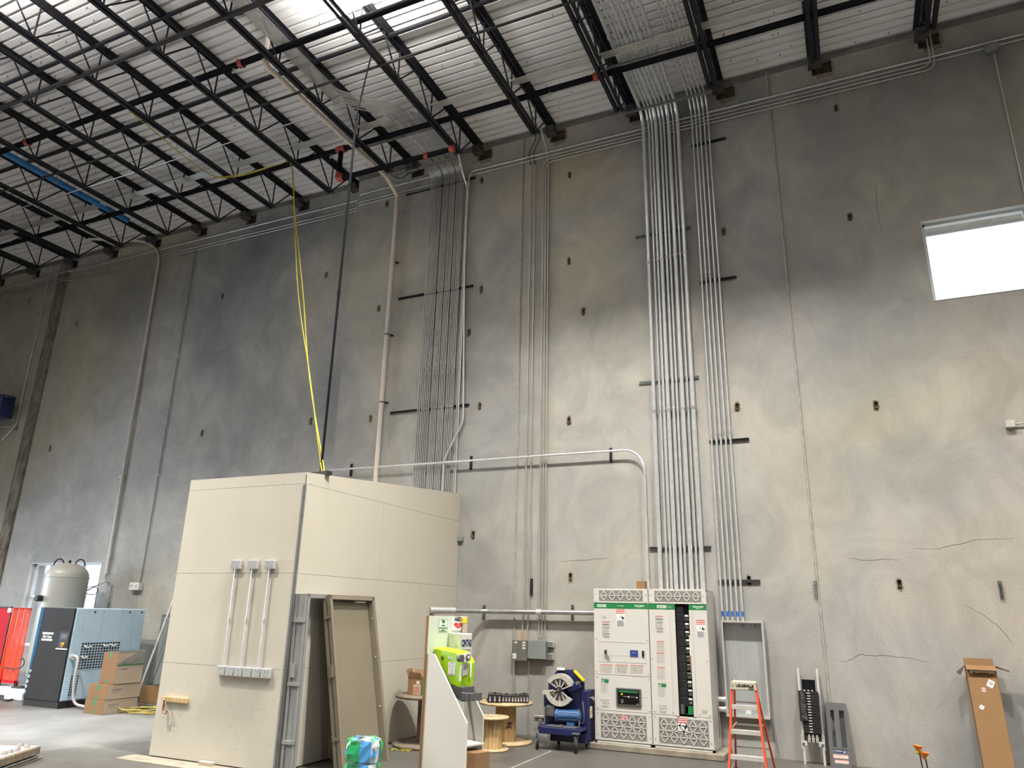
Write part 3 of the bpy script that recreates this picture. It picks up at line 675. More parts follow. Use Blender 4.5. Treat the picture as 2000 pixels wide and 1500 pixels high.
conduit([(p5, -.04, 1.62), (p5, -.04, 11.62), (p5 - .06, -.12, 11.95), (p5 - .02, -.55, 12.2)], .0125, 'rightmost of three conduits rising from the light grey box up to a joist', .2, 'emt', GW)
p1, p2 = Wl(1022, 1240, .05)[0], Wl(1032, 1240, .05)[0]
for x, nm in ((p1, 'left'), (p2, 'right')):
    o = conduit([(x - .04, -.06, 1.50), (x - .02, -.04, 1.8), (x, -.035, 2.2), (x, -.035, 11.5)], .0135, '%s one of the conduit pair rising from the dark olive box' % nm, .3, 'emt', 'conduit pair above the olive box')
    m = MB(); m.tube(catmull([(x, -.035, 11.5), (x - .03, -.05, 11.85), (x + .22, -.3, 12.0), (x + .32, -.9, 12.05)]), .011, n=6); m.build('flexible_cable', 'blackm', o)
yl = LW - 0.03
conduit([(-8.04, -.03, 11.3), (-8.04, -.03, 11.88), (-10.18, -.03, 11.88), (-10.45, yl, 11.88), (-21.2, yl, 11.88), (-21.3, yl - .07, 11.88), (-21.85, yl - .07, 11.88), (-21.95, yl, 11.88), (-29.4, yl, 11.88)], .0145,
        'topmost long conduit along the upper wall left of the dense run', .12, 'galv', GW)
for k, z in enumerate((11.66, 11.58)):
    conduit([(-8.06, -.03, z), (-10.18, -.03, z), (-10.45, yl, z), (-21.2, yl, z), (-21.3, yl - .07, z), (-21.85, yl - .07, z), (-21.95, yl, z), (-29.4, yl, z)], .0115,
            '%s of the two thin lower conduits along the upper wall left of the dense run' % ('upper', 'lower')[k], .12, 'emt', GW)
# conduit drop with box at x=-15.9
jbx, jbz = -15.98, 2.46
conduit([(-15.9, yl, 2.52), (-15.9, yl, 11.62)], .0125, 'thin dark conduit dropping down the left wall to a white box', .1, 'strut', cpl=[((-15.9, yl, z), (0, 0, 1)) for z in (5.2, 8.4)])
t = thing('junction_box', 'white junction box with two knockouts on the left wall', 'junction box', (jbx, LW, jbz))
m = MB(); m.box(jbx - .16, jbx + .16, LW - .13, LW, jbz - .10, jbz + .08); m.build('body', 'paper', t, .008)
for s in (-.08, .08): m = MB(); m.cyl((jbx + s, LW - .13, jbz), (jbx + s, LW - .14, jbz), .035, 0, 12); m.build('knockout', 'paperg', t)
# white pipe with sweep at far left and tank valve line
conduit([(-19.5, -.6, 12.27), (-17.9, LW - .08, 12.22), (-17.31, LW - .06, 11.75), (-17.28, LW - .06, 10.9), (-17.12, LW - .06, 3.0), (-17.12, LW - .06, 2.75)], .038, 'white plastic pipe sweeping off the roof down the left wall', 0.8, 'pvcw', None,
        [((-17.21, LW - .06, z), (0, 0, 1)) for z in (8.2, 5.2)], n=10, name='drain_pipe', cat='pipe', seg=8)
# conduit left of the timber board
a = Wl(105, 511, -LW); b = Wl(33, 830, -LW)
conduit([(a[0] - 1.3, -.3, 12.3), (a[0], yl, a[1]), (b[0], yl, b[1]), (b[0] - .5, yl, b[1] - .45)], .0125, 'thin conduit running down left of the weathered timber board', .15, 'galv')
# thin lines under the deck
conduit([(-29, -3.2, 11.60), (-8.9, -3.2, 11.60)], .011, 'thin pale conduit under the joists left of the beige pipe', .1, 'galv', 'thin conduits under the joists')
conduit([(-7.4, -3.86, 11.60), (-5.2, -3.86, 11.60), (-5.02, -3.7, 11.62), (-5.02, -1.0, 11.62)], .011, 'thin pale conduit beside the bridging, turning along the joist above the switchboard', .12, 'galv', 'thin conduits under the joists')
conduit([(-7.05, -11, 11.95), (-7.05, -2.6, 11.95), (-6.9, -2.2, 11.95)], .014, 'pale conduit running lengthwise just left of the glowing lamp', .12, 'galv', 'thin conduits under the joists')
# beige drain pipe
bx = -9.02
t = thing('drain_pipe', 'thick beige plastic pipe running under the deck and down into the drywall room', 'pipe', (bx, -.12, 4.2))
m = MB(); m.tube(fillet([(bx, -4.68, 12.38), (bx, -4.68, 11.69), (bx, -0.62, 11.74), (bx, -0.12, 11.52), (bx, -0.12, 4.18)], .12, 4), .052, n=14); m.build('pipe', 'pvc', t)
for z, nm in ((11.45, 'elbow_collar'), (9.72, 'collar'), (4.3, 'collar')):
    m = MB(); m.cyl((bx, -.12, z - .07), (bx, -.12, z + .07), .06, 0, 14); m.build(nm, 'pvc', t)
for py in (513, 653, 784):
    z = Wl(760, py, .12)[1]; m = MB(); m.cyl((bx, -.12, z - .012), (bx, -.12, z + .012), .058, 0, 14); m.box(bx + .03, bx + .11, -.10, 0, z - .012, z + .012); m.build('pipe_clamp', 'strutd', t)
# black pole and yellow rope from the roof to the room
t = thing('gas_pipe', 'black steel pipe dropping from a joist onto the drywall room roof', 'pipe', (-7.19, -4.14, 3.95))
m = MB(); m.tube([(-7.19, -4.14, 3.96), (-7.19, -4.14, 10.42)], .020, n=10); m.build('pipe', 'blackpipe', t)
for z in (10.30, 9.0, 6.9): m = MB(); m.cyl((-7.19, -4.14, z), (-7.19, -4.14, z + .09), .027, 0, 10); m.build('union', 'blackpipe', t)
m = MB(); m.bar((-7.19, -4.14, 10.42), (-7.0, -4.14, 11.6), .02, .02); m.build('hanger_bar', 'joist', t)
m = MB(); m.bar((-7.36, -4.10, 3.975), (-6.98, -4.2, 3.965), .10, .06); m.build('foot_clamp', 'blackm', t)
e = FL(568, 322, 11.5); f = FL(455, 346, 11.5); g = FL(255, 218, 11.5)
for k, off in enumerate((0, .05)):
    m = MB(); s = Vector((-7.12 + off, -4.2, 3.98)); e2 = e + Vector((off * .3, 0, 0)); mid = s.lerp(e2, .5) + Vector((-.10 + off * 1.6, 0, -.12))
    m.tube(catmull([s, s.lerp(e2, .25) + Vector((-.03 - off, 0, -.08)), mid, s.lerp(e2, .78) + Vector((-.03, 0, -.05)), e2, e2 + Vector((-.35, -.05, .06)), f + Vector((0, .05 * k, .04)), f + Vector((-.5, -.4, .05)), g]), .011, n=6)
    tag(m.build('rope', 'rope'), 'yellow rope slanting from a joist to the drywall room, %s strand' % ('outer', 'inner')[k], 'rope', 'yellow rope strands')
# mid-height conduit and the big low pipe
conduit([(-10.25, -.14, 4.93), (-3.23, -.14, 4.91), (-3.23, -.14, 2.43)], .021, 'level conduit crossing the wall at mid height and bending down to the switchboard', .38, 'galv', n=10)
for nm, px, py in (('left', 686, 918), ('middle', 920, 904), ('right', 1193, 889)):
    x, z = Wl(px, py, .02); strut('short upright strut channel, %s of three under the level mid-height conduit' % nm, x, z + .14, z - .14, 0, 'strutd', True, 'short struts of the level conduit')
yb = -.98; yc = -.13
xr = -7.02
t = thing('feeder_pipe', 'thick low steel pipe running from the drywall room into the switchboard side', 'pipe', (xr, yb, 2.05))
m = MB(); m.tube(fillet([(xr, yb, 2.045), (-6.35, yc, 2.047), (-4.03, yc, 2.06)], .25), .042, n=16); m.build('pipe', 'pipesteel', t)
m = MB(); m.cyl((xr + .0, yb, 2.045), (xr + .30, yb + .30 * (yc - yb) / .67, 2.046), .056, 0, 16); m.build('duct_tape_sleeve', 'galv2', t)
m = MB(); m.cyl((-5.30, yc, 2.053), (-5.2, yc, 2.054), .051, 0, 16); m.build('collar', 'galv', t)
for nm, px in (('left', 862), ('middle', 944), ('right', 1117)):
    x, z = Wl(px, 1196, .05); strut('short upright strut channel, %s of three behind the thick low pipe' % nm, x, z + .13, z - .13, 0, 'strut', True, 'short struts of the thick low pipe')
for lab, px, p0, p1, mt in (('small dark upright strut on the wall left of the switchboard', 1038, 1130, 1163, 'strutd'), ('slotted bright upright strut on the wall above the bus bar unit', 1594, 1133, 1168, 'galv'),
                            ('slotted grey upright strut on the wall at the far right', 1958, 1134, 1170, 'strut')):
    x, z0 = Wl(px, p1, .02); _, z1 = Wl(px, p0, .02); strut(lab, x, z1, z0, 0, mt, True)
# junction box and conduit at far right, box up by the wall conduits
x, z = Wl(1973, 828, .06)
t = thing('junction_box', 'small pale junction box with a stub conduit at the far right of the wall', 'junction box', (x, 0, z))
m = MB(); m.box(x - .06, x + .06, -.09, 0, z - .055, z + .055); m.build('body', 'alu', t, .005)
m = MB(); m.cyl((x + .06, -.05, z), (x + 6, -.05, z), .0125, 0, 8); m.build('conduit_stub', 'emt', t)
x, z = Wl(1936, 95, .06)
t = thing('junction_box', 'grey junction box on the top wall conduits at upper right', 'junction box', (x, -.05, z))
m = MB(); m.box(x - .10, x + .10, -.12, -.045, z - .09, z + .05); m.build('body', 'strut', t, .004)
m = MB(); m.cyl((x + .03, -.03, z - .09), (x + .05, -.03, 5.0), .0125, 0, 8); m.build('conduit_drop', 'emt', t)

# ================================================================== DRYWALL ROOM
RX0, RX1, RY = -9.29, -7.03, -4.65
def rz(y): return 3.90 + (y - RY) / (-RY) * 0.39
t = thing('drywall_room', 'cream drywall box room with a sloped top, built against the concrete wall', 'room', (RX0, RY, 0))
T = 0.016
m = MB(); m.box(RX0 + T, RX1 - T, RY + T, -0.005, 0.0, 3.86); m.build('stud_core', 'drydark', t)
m = MB(); m.slab([(RX0, RY, 3.90), (RX1, RY, 3.90), (RX1, -0.004, 4.29), (RX0, -0.004, 4.29)], (0, 0, -.03)); m.build('top_sheet', 'drywall', t)
zs = [0.015, 1.238, 2.49, 3.738]
seam = 0.004
ys = [[RY, -2.7, -0.005], [RY, -1.35, -0.005], [RY, -2.65, -.005], [RY, -.005]]
def sheet(pts, d):
    q = MB(); q.slab(pts, d); return q.build('drywall_sheet', 'drywall', t)
for i in range(4):
    z0 = zs[i] + seam / 2; z1 = (zs[i + 1] - seam / 2) if i < 3 else 3.87
    sheet([(RX0, RY, z0), (RX1, RY, z0), (RX1, RY, z1), (RX0, RY, z1)], (0, T, 0))
    for a, b in zip(ys[i], ys[i][1:]):
        ta = z1 if i < 3 else rz(a) - .03; tb = z1 if i < 3 else rz(b) - .03
        sheet([(RX1, a + seam / 2, z0), (RX1, b - seam / 2, z0), (RX1, b - seam / 2, tb), (RX1, a + seam / 2, ta)], (-T, 0, 0))
m = MB()
for k in range(150):
    x, z = random.uniform(RX0 + .1, RX1 - .1), random.choice([random.uniform(.2, 3.8), random.uniform(.3, 1.2)]); m.cyl((x, RY, z), (x, RY - .0015, z), .006, 0, 6)
for k in range(120):
    y, z = random.uniform(RY + .1, -.1), random.uniform(.2, 3.8); m.cyl((RX1, y, z), (RX1 + .0015, y, z), .006, 0, 6)
stuff(m.build('screw_heads', 'screwmark', t))
m = MB(); m.box(RX1 - .035, RX1 + .004, RY - .004, RY, 0.02, 3.72); m.box(RX1, RX1 + .004, RY - .004, RY + .035, 0.02, 3.72); m.build('corner_bead', 'bead', t)
# boxes on its front face
def wbox(px0, py0, px1, py1, off, dep, name, label, mat, group=None, lid=True):
    x0, z1 = Wl(px0, py0, off); x1, z0 = Wl(px1, py1, off)
    q = thing(name, label, 'electrical box', ((x0 + x1) / 2, -off + dep, (z0 + z1) / 2), 0, group)
    b = MB(); b.box(x0, x1, -off, -off + dep, z0, z1); b.build('body', mat, q, .004); return q, x0, x1, z0, z1
yf = 4.65
tops = []
for k, (px, nm) in enumerate(((459, 'left'), (492, 'middle'), (525.5, 'right'))):
    q, x0, x1, z0, z1 = wbox(px - 7.5, 1094, px + 7.5, 1111, yf + .055, .055, 'wall_box', '%s small square metal box on the drywall room front' % nm, 'galv2', 'square boxes at the top of three short conduits')
    b = MB(); b.box(x0 + .01, x1 - .01, -yf - .056, -yf - .054, z0 + .02, z1 - .012); b.build('cover_plate', 'galv', q)
    tops.append(((x0 + x1) / 2, z0))
xa, za = Wl(423, 1303, yf + .06); xb, zb = Wl(525, 1323, yf + .06); w = (xb - xa) / 6
lows = []
for k in range(6):
    x0 = xa + w * k + .006; x1 = x0 + w - .016
    q = thing('outlet_box', '%s from the left of six steel outlet boxes in a row on the drywall room' % ORD[k + 1], 'electrical box', (x0, RY, zb), 0, 'row of outlet boxes')
    z1, z0 = 1.245, 1.125
    b = MB(); b.box(x0, x1, RY - .06, RY, z0, z1); b.build('body', 'galv2', q, .004)
    b = MB(); cx = (x0 + x1) / 2
    for s in (.028, -.028): b.cyl((cx, RY - .06, 1.185 + s), (cx, RY - .063, 1.185 + s), .022, 0, 12)
    b.build('receptacle', 'alu', q)
    b = MB()
    for s in (.028, -.028): b.box(cx - .006, cx + .006, RY - .0645, RY - .062, 1.18 + s, 1.195 + s)
    b.build('socket_slot', 'ink', q)
    if k < 5: b = MB(); b.cyl((x1 - .002, RY - .03, 1.19), (x1 + .02, RY - .03, 1.19), .012, 0, 8); b.build('nipple', 'galv', q)
    lows.append((cx, z1))
for k, (nm, tx) in enumerate((('left', 0), ('middle', 2), ('right', 4))):
    lx = lows[tx + 0][0] + .02
    conduit([(tops[k][0], RY - .03, tops[k][1]), (tops[k][0] + .0, RY - .03, tops[k][1] - .15), (lx, RY - .03, 1.35), (lx, RY - .03, 1.245)], .0125, 'short %s conduit joining a square box to the row of outlet boxes' % nm, .1, 'galv', 'three short conduits on the drywall room',
            [((tops[k][0] * .45 + lx * .55, RY - .03, 1.85), (0, 0, 1))])
q = thing('wood_block', 'small pale wood block screwed to the drywall room with a copper pipe', 'board', (-9.0, RY, .72))
x0, z1 = Wl(318, 1360, yf + .04); x1, z0 = Wl(363, 1374, yf + .04)
b = MB(); b.box(x0 + .02, x1, RY - .04, RY, z0, z1); b.build('block', 'pine', q, .003)
q = thing('copper_pipe', 'bent copper pipe stub hooked on the pale wood block', 'pipe', (x0, RY - .06, .6))
b = MB(); b.tube(fillet([(x0 + .0, RY - .06, z1 - .02), (x0 + .07, RY - .07, z1 - .03), (x0 + .08, RY - .07, z0 - .13), (x0 + .14, RY - .07, z0 - .15), (x0 + .15, RY - .07, z0 - .11)], .03, 4), .013, n=8); b.build('pipe', 'copper', q)
b = MB(); b.cyl((x0 + .076, RY - .07, z0 - .03), (x0 + .079, RY - .07, z0 - .07), .019, 0, 10); b.build('valve', 'copper', q)
q, *_ = wbox(893, 1049, 903, 1057, .06, .06, 'wall_box', 'tiny metal box on the concrete wall beside the drywall room', 'strut')
m = MB(); m.box(RX0 - .25, RX1 - .5, RY - .35, RY - .02, 0.0, 0.008)
tag(m.build('dust_sheet', 'pad'), 'strip of plaster dust on the floor before the drywall room', 'debris')
p = FL(412, 1493); m = MB(); m.box(p.x - .10, p.x + .12, p.y - .13, p.y - .05, 0.008, .05); tag(m.build('wood_offcut', 'cartonpale', None, .004), 'small pale offcut on the floor at the drywall room front', 'offcut')

# ================================================================== LEANING DOOR FRAMES
def leaning(name, label, ya, yb, zt, xt, xb, dep, face, mats, brackets):
    # local axes: U along wall (y), V up the lean, N away from the wall
    A = Vector((xb, ya, 0)); Tt = Vector((xt, ya, zt)); V = (Tt - A); L = V.length; V.normalize(); U = Vector((0, 1, 0)); N = U.cross(V).normalized()
    if N.x < 0: N = -N
    t = thing(name, label, 'door frame', (xb, ya, 0))
    Pp = lambda u, v, n: A + U * u + V * v + N * n
    Wd = yb - ya
    def bx(mb, u0, u1, v0, v1, n0, n1, mi=0):
        mb.slab([Pp(u0, v0, n1), Pp(u1, v0, n1), Pp(u1, v1, n1), Pp(u0, v1, n1)], N * (n0 - n1), mi)
    for (u0, u1, s) in ((0, face, 0), (Wd - face, Wd, 1)):
        q = MB(); th = .004
        bx(q, u0, u1, 0, L, -th, 0); bx(q, u0, u1, 0, L, -dep, -dep + th)
        inn = u1 if s == 0 else u0
        bx(q, inn - .004, inn + .004, 0, L - face, -dep, 0)
        bx(q, inn - (.0 if s else -.0) - .016 * (1 if s else -1) * -1 - .0, inn + .0, 0, L - face, -dep * .62, -dep * .38)
        if s == 0: bx(q, .014, .018, 0, L, -dep + .004, -.004)
        # returned lips of the throat
        out = u0 if s == 0 else u1; sg = 1 if s == 0 else -1
        bx(q, out, out + sg * .004, 0, L, -.05, 0); bx(q, out, out + sg * .004, 0, L, -dep, -dep + .05)
        j = q.build('jamb', mats[0], t)
        if s == 0:
            for v in brackets:
                b = MB(); bx(b, -.006, .015, v, v + .045, -dep + .004, -.004); bx(b, .008, .015, v - .10, v, -dep + .01, -dep + .05); b.build('wall_anchor', mats[0], j)
            b = MB(); bx(b, -.012, .03, L * .52, L * .52 + .17, -dep + .05, -dep + .10); b.build('hinge_box', mats[0], j)
    q = MB(); bx(q, 0, Wd, L - face, L, -.004, 0); bx(q, 0, Wd, L - face, L, -dep, -dep + .004); bx(q, face, Wd - face, L - face - .004, L - face, -dep, 0); bx(q, 0, Wd, L - .004, L, -.05, 0); bx(q, 0, Wd, L - .004, L, -dep, -dep + .05)
    q.build('header', mats[0], t)
    return t, Pp, L, Wd, bx
fa = leaning('door_frame', 'grey primed steel door frame standing behind the tan one at the room corner', -4.62, -3.52, 2.22, -6.80, -6.76, .225, .05, ('frameg',), (.35, 1.05, 1.85))
fb = leaning('door_frame', 'tan steel door frame leaning in front on the drywall room side', -4.26, -3.17, 2.22, -6.72, -6.26, .13, .055, ('framet',), (.4, 1.2, 1.95))
t, Pp, L, Wd, bx = fb
for s in (0.32, .62, .86):
    q = MB(); c = Pp(Wd - .065, L * s, -.03); q.cyl(c, c + Vector((0, -.012, 0)), .008, 0, 8); q.build('silencer', 'paper', t)
fa[0]; tA, PA, LA, WA, bA = fa
q = MB(); bA(q, -0.11, -0.08, .0, 1.9, -.20, -.17)
td = thing('door_leaf', 'flat tan door leaf leaning inside the door frames', 'door', (-6.6, -3.8, 0))
q = MB(); bx(q, .075, Wd - .075, .03, L - .075, -.125, -.09); q.build('panel', 'doort', td)
# ================================================================== WATER PACKS
def bottle_pack(label, cx, cy, z0, rz_):
    t = thing('water_pack', label, 'bottle pack', (cx, cy, z0), rz_, 'water bottle packs')
    proto = None
    for i in range(4):
        for j in range(3):
            if proto is None:
                q = MB(); q.lathe([(.0, .0), (.030, .0), (.033, .01), (.033, .13), (.030, .15), (.014, .19), (.013, .205)], (0, 0, 0), 0, 12)
                q.lathe([(.0335, .06), (.0335, .12)], (0, 0, 0), 1, 12); q.lathe([(.016, .20), (.016, .222), (.0, .222)], (0, 0, 0), 2, 10)
                o = q.build('bottle', ['bottle', 'bright_blue_plastic', 'paper'], t, local=True); proto = o.data
            else:
                o = bpy.data.objects.new('bottle', proto); COL.objects.link(o); o.parent = t
            o.location = (-.105 + .07 * i, -.07 + .07 * j, 0.0)
    t.scale = (1.45, 1.35, 1.05)
    q = MB(); r2 = random.Random(int(z0 * 100) + 5); n = 20; rings = []
    for h, k in ((0, 1.0), (.08, 1.02), (.17, 1.0), (.225, .93), (.245, .6)):
        for a in range(n):
            th = 2 * PI * a / n; ex = .145 * k; ey = .11 * k; c, s = math.cos(th), math.sin(th)
            sc = (abs(c) ** 5 + abs(s) ** 5) ** (-1 / 5); j = r2.uniform(-.006, .008)
            rings.append((c * sc * (ex + j), s * sc * (ey + j), h + r2.uniform(-.01, .012) * (h > .1)))
    def wm(l, a):
        if l < 3: return {12: 1, 13: 1, 14: 1, 15: 2, 16: 2, 0: 1, 1: 1, 5: 1, 8: 2}.get(a, 3 if a in (17, 18) else 0)
        return (1, 0, 3, 2, 0)[(a * 3 + int(z0 > .1) + l) % 5]
    for l in range(4):
        for a in range(n): q.add([rings[a + n * l], rings[(a + 1) % n + n * l], rings[(a + 1) % n + n * (l + 1)], rings[a + n * (l + 1)]], [(0, 1, 2, 3)], wm(l, a))
    for a in range(0, n, 4): q.add([rings[-n:][k % n] for k in range(a, a + 5)] + [(0, 0, .25)], [tuple(range(6))], (1, 3, 2, 0, 3)[a // 4])
    q.build('shrink_wrap', ['wrap', 'wrapgreen', 'wrapblue', 'wrapwhite'], t, local=True)
wx, wy = -5.73, -4.58
bottle_pack('green and blue shrink-wrapped pack of water bottles, lower of two by the tan frame', wx, wy, 0, .12)
bottle_pack('green and blue shrink-wrapped pack of water bottles, upper of two by the tan frame', wx, wy, .265, .22)

# ================================================================== SWITCHBOARD
CY = -0.69; CB = 0.10; CT = 2.45
m = MB(); m.box(-4.16, -2.02, -.74, -.02, 0, .095)
tag(m.build('housekeeping_pad', 'pad', None, .012), 'low rough concrete pad under the white switchboard', 'pad')
def cz(py, px=1260): return Wl(px, py, -CY)[1]
def rect(a): x0, z1 = Wl(a[0], a[1], -CY); x1, z0 = Wl(a[2], a[3], -CY); return x0, x1, z0, z1
def grille(t, x0, x1, z0, z1, cols, rows):
    q = MB(); q.box(x0 - .01, x1 + .01, CY - .0055, CY - .0042, z0 - .01, z1 + .01); q.build('vent_screen', 'grille', t)
    q = MB(); w = (x1 - x0) / cols; h = (z1 - z0) / rows; ya = CY - .009
    for r in range(1, rows): q.bar((x0, ya, z0 + h * r), (x1, ya, z0 + h * r), .0135, .006, (0, 1, 0))
    for r in range(rows):
        za, zb = z0 + h * r, z0 + h * (r + 1); fl = (r % 2 == 0)
        for c in range(cols):
            xa = x0 + w * (c + (.25 if not fl else .25)); 
            if fl: q.bar((x0 + w * (c + .08), ya, zb), (x0 + w * (c + .5), ya, za), .0135, .006, (0, 1, 0)); q.bar((x0 + w * (c + .92), ya, zb), (x0 + w * (c + .5), ya, za), .0135, .006, (0, 1, 0))
            else: q.bar((x0 + w * (c + .08), ya, za), (x0 + w * (c + .5), ya, zb), .0135, .006, (0, 1, 0)); q.bar((x0 + w * (c + .92), ya, za), (x0 + w * (c + .5), ya, zb), .0135, .006, (0, 1, 0))
    q.build('vent_lattice', 'white', t)
def plate(t, name, x0, x1, z0, z1, mat='white', th=.004, y=None, bev=.0):
    q = MB(); yy = CY if y is None else y; q.box(x0, x1, yy - th, yy, z0, z1); return q.build(name, mat, t, bev)
def label(t, a, rows, name='warning_label', bgm='paper', y=None):
    # a: pixel rect or xz rect; rows: (v0, v1, u0, u1, mat) in 0..1 from the top
    x0, x1, z0, z1 = a; q = MB(); yy = (CY - .004) if y is None else y; mats = [bgm] if bgm else []
    if bgm: q.box(x0, x1, yy - .001, yy, z0, z1)
    for v0, v1, u0, u1, mm in rows:
        if mm not in mats: mats.append(mm)
        q.box(x0 + (x1 - x0) * u0, x0 + (x1 - x0) * u1, yy - .0018, yy - .0008, z1 - (z1 - z0) * v1, z1 - (z1 - z0) * v0, mats.index(mm))
    return q.build(name, mats, t)
def lines(v0, v1, n, u0, u1, mat, th=.35, rag=.25):
    h = (v1 - v0) / n; return [(v0 + h * i, v0 + h * (i + th), u0, u1 - random.random() * rag * (u1 - u0), mat) for i in range(n)]
WARN = [(0, .045, 0, 1, 'red'), (.045, .10, 0, 1, 'pink'), (.11, .15, 0, 1, 'red'), (.15, .21, 0, 1, 'pink'), (.22, .25, 0, 1, 'red'), (.36, .50, .40, .48, 'ink'), (.38, .54, .62, .76, 'black'), (.44, .55, .78, .92, 'black'), (.48, .54, .10, .22, 'paperg'),
        (.60, .97, .03, .97, 'paperg')] + lines(.64, .95, 7, .08, .92, 'inkl', .4)
TXT = [(0, .03, 0, 1, 'red'), (0, .85, 0, .03, 'ink')] + lines(.06, .98, 17, .10, 1, 'inkl', .5) + [(.16, .19, .05, .95, 'ink'), (.36, .39, .05, .95, 'ink'), (.58, .66, .08, .16, 'ink'), (.70, .76, .02, .2, 'yellow'), (.71, .73, .25, .95, 'ink'), (.86, .88, .1, .95, 'ink')]
GRN = [(0, .02, 0, 1, 'green'), (.05, .27, .40, .98, 'green'), (.05, .12, .08, .30, 'green'), (.17, .25, .08, .30, 'ink'), (0, .85, 0, .025, 'ink')] + lines(.32, .97, 9, .1, .9, 'inkl', .3)
ICON = lines(0, .3, 3, .0, 1, 'inkl', .4) + [(.36, .50, .22, .38, 'ink'), (.36, .50, .52, .66, 'ink'), (.36, .50, .82, .98, 'ink'), (.50, .58, .30, .36, 'ink'), (.50, .58, .56, .62, 'ink'), (.50, .58, .84, .90, 'ink')] + lines(.68, 1, 4, .05, 1, 'inkl', .4)
RED = [(0, .06, 0, .9, 'red'), (0, 1, 0, .022, 'red'), (.06, .10, .05, .9, 'pink')] + lines(.16, .97, 9, .1, .95, 'inkl', .4)
def screws(t, pts):
    q = MB()
    for px, py in pts: x, z = Wl(px, py, -CY); q.cyl((x, CY - .001, z), (x, CY - .008, z), .009, 0, 10)
    stuff(q.build('screws', 'ink', t))
SB = []
for nm, x0, x1 in (('left', -4.03, -3.105), ('right', -3.095, -2.17)):
    t = thing('switchboard_section', {'left': 'white switchboard cabinet section with a black touch screen, the left one', 'right': 'white switchboard cabinet section with an open column of breakers, the right one'}[nm], 'switchboard', ((x0 + x1) / 2, CY, CB), 0, 'switchboard sections')
    SB.append(t)
    q = MB(); q.box(x0, x1, CY + .12, -.03, CB, CT - .01); q.box(x0, x0 + .03, CY + .004, CY + .12, CB, CT - .01); q.box(x1 - .03, x1, CY + .004, CY + .12, CB, CT - .01); q.box(x0, x1, CY + .004, CY + .12, CT - .03, CT - .01); q.box(x0, x1, CY + .004, CY + .12, CB, CB + .03); q.build('body', 'white', t)
    q = MB(); q.box(x0 + .005, x1 - .005, CY + .01, CY + .04, CB - .0, CB + .05); q.build('base_channel', 'white', t)
L_, R_ = SB
vz1, vz0 = cz(1151), cz(1179); bz1, bz0 = 2.215, 2.135
plate(L_, 'top_vent_panel', -4.027, -3.108, 2.222, CT, 'white', .004, None, .002); r = rect((1171, 1153, 1254.7, 1176.5)); grille(L_, r[0], r[1], 2.262, 2.412, 5, 2)
plate(L_, 'header_band', -4.027, -3.108, bz0, bz1, 'green', .006)
plate(L_, 'upper_panel', -4.027, -3.108, 1.108, bz0 - .003, 'white', .004, None, .002)
plate(L_, 'screen_panel', -4.027, -3.108, .575, 1.102, 'white', .004, None, .002)
plate(L_, 'lower_vent_panel', -4.027, -3.108, .14, .569, 'white', .004, None, .002); grille(L_, -3.92, -3.20, .185, .525, 5, 4)
label(L_, rect((1204, 1190, 1221, 1225.5)), WARN); label(L_, rect((1176, 1213.6, 1191.7, 1248)), TXT, 'text_label', None); label(L_, rect((1175, 1202, 1186, 1209)), lines(0, 1, 4, 0, 1, 'inkl'), 'text_label', None)
r = rect((1168.8, 1252, 1261.4, 1296)); q = MB(); a, b, c, d = r; e = .006
for bb in ((a, b, d, d - e), (a, b, c, c + e), (a, a + e, c, d), (b - e, b, c, d)): q.box(bb[0], bb[1], CY - .007, CY - .004, bb[2], bb[3])
for f in (.31, .63): q.box(a + (b - a) * f, a + (b - a) * f + .003, CY - .006, CY - .004, c + .12, d - .09)
q.box(a + .03, b - .03, CY - .006, CY - .004, c + .10, c + .103); q.build('breaker_window', 'paperg', L_)
r = rect((1181, 1268, 1190, 1283)); q = MB(); q.box(r[0] + .01, r[0] + .045, CY - .05, CY - .004, r[2] + .05, r[3] - .01, 0); q.bar(((r[0] + r[1]) / 2, CY - .03, r[3] - .03), (r[1], CY - .04, r[2] + .01), .02, .03, m=1); q.build('switch_handle', ['black', 'galv2'], L_)
r = rect((1230.7, 1269.6, 1246.7, 1282.8)); q = MB(); q.box(r[0] - .01, r[1] + .01, CY - .008, CY - .004, r[2] - .01, r[3] + .01, 1); q.box(r[0], r[1], CY - .012, CY - .008, r[2], r[3]); q.box(r[0] + .03, r[1] - .03, CY - .0125, CY - .011, r[3] - .04, r[3] - .035, 1); q.build('blue_display', ['bluescreen', 'white'], L_)
r = rect((1254.2, 1271, 1258.6, 1282.6)); plate(L_, 'trip_button', r[0], r[1], r[2], r[3], 'black', .02)
for k in range(3):
    r = rect((1172 + 30 * k, 1297 + k * .9, 1200 + 30 * k, 1316 + k * .9)); label(L_, r, RED, 'danger_notice', None)
label(L_, rect((1174, 1325, 1189.6, 1356)), GRN, 'green_label', None); label(L_, rect((1174, 1365.6, 1190, 1383)), ICON, 'icon_label', None); label(L_, rect((1256.5, 1361, 1265, 1363.5)), [(0, 1, 0, 1, 'inkl')], 'name_strip', None)
r = rect((1204, 1342.5, 1253.4, 1380.5)); q = MB(); q.box(r[0], r[1], CY - .03, CY - .004, r[2], r[3]); o = q.build('touch_screen', 'greyp', L_, .006)
q = MB(); w, h = r[1] - r[0], r[3] - r[2]; U = lambda u, v: (r[0] + w * u, r[3] - h * v)
def sq(u0, v0, u1, v1, mi, d=.0325): a, b = U(u0, v0), U(u1, v1); q.box(a[0], b[0], CY - d, CY - .03, b[1], a[1], mi)
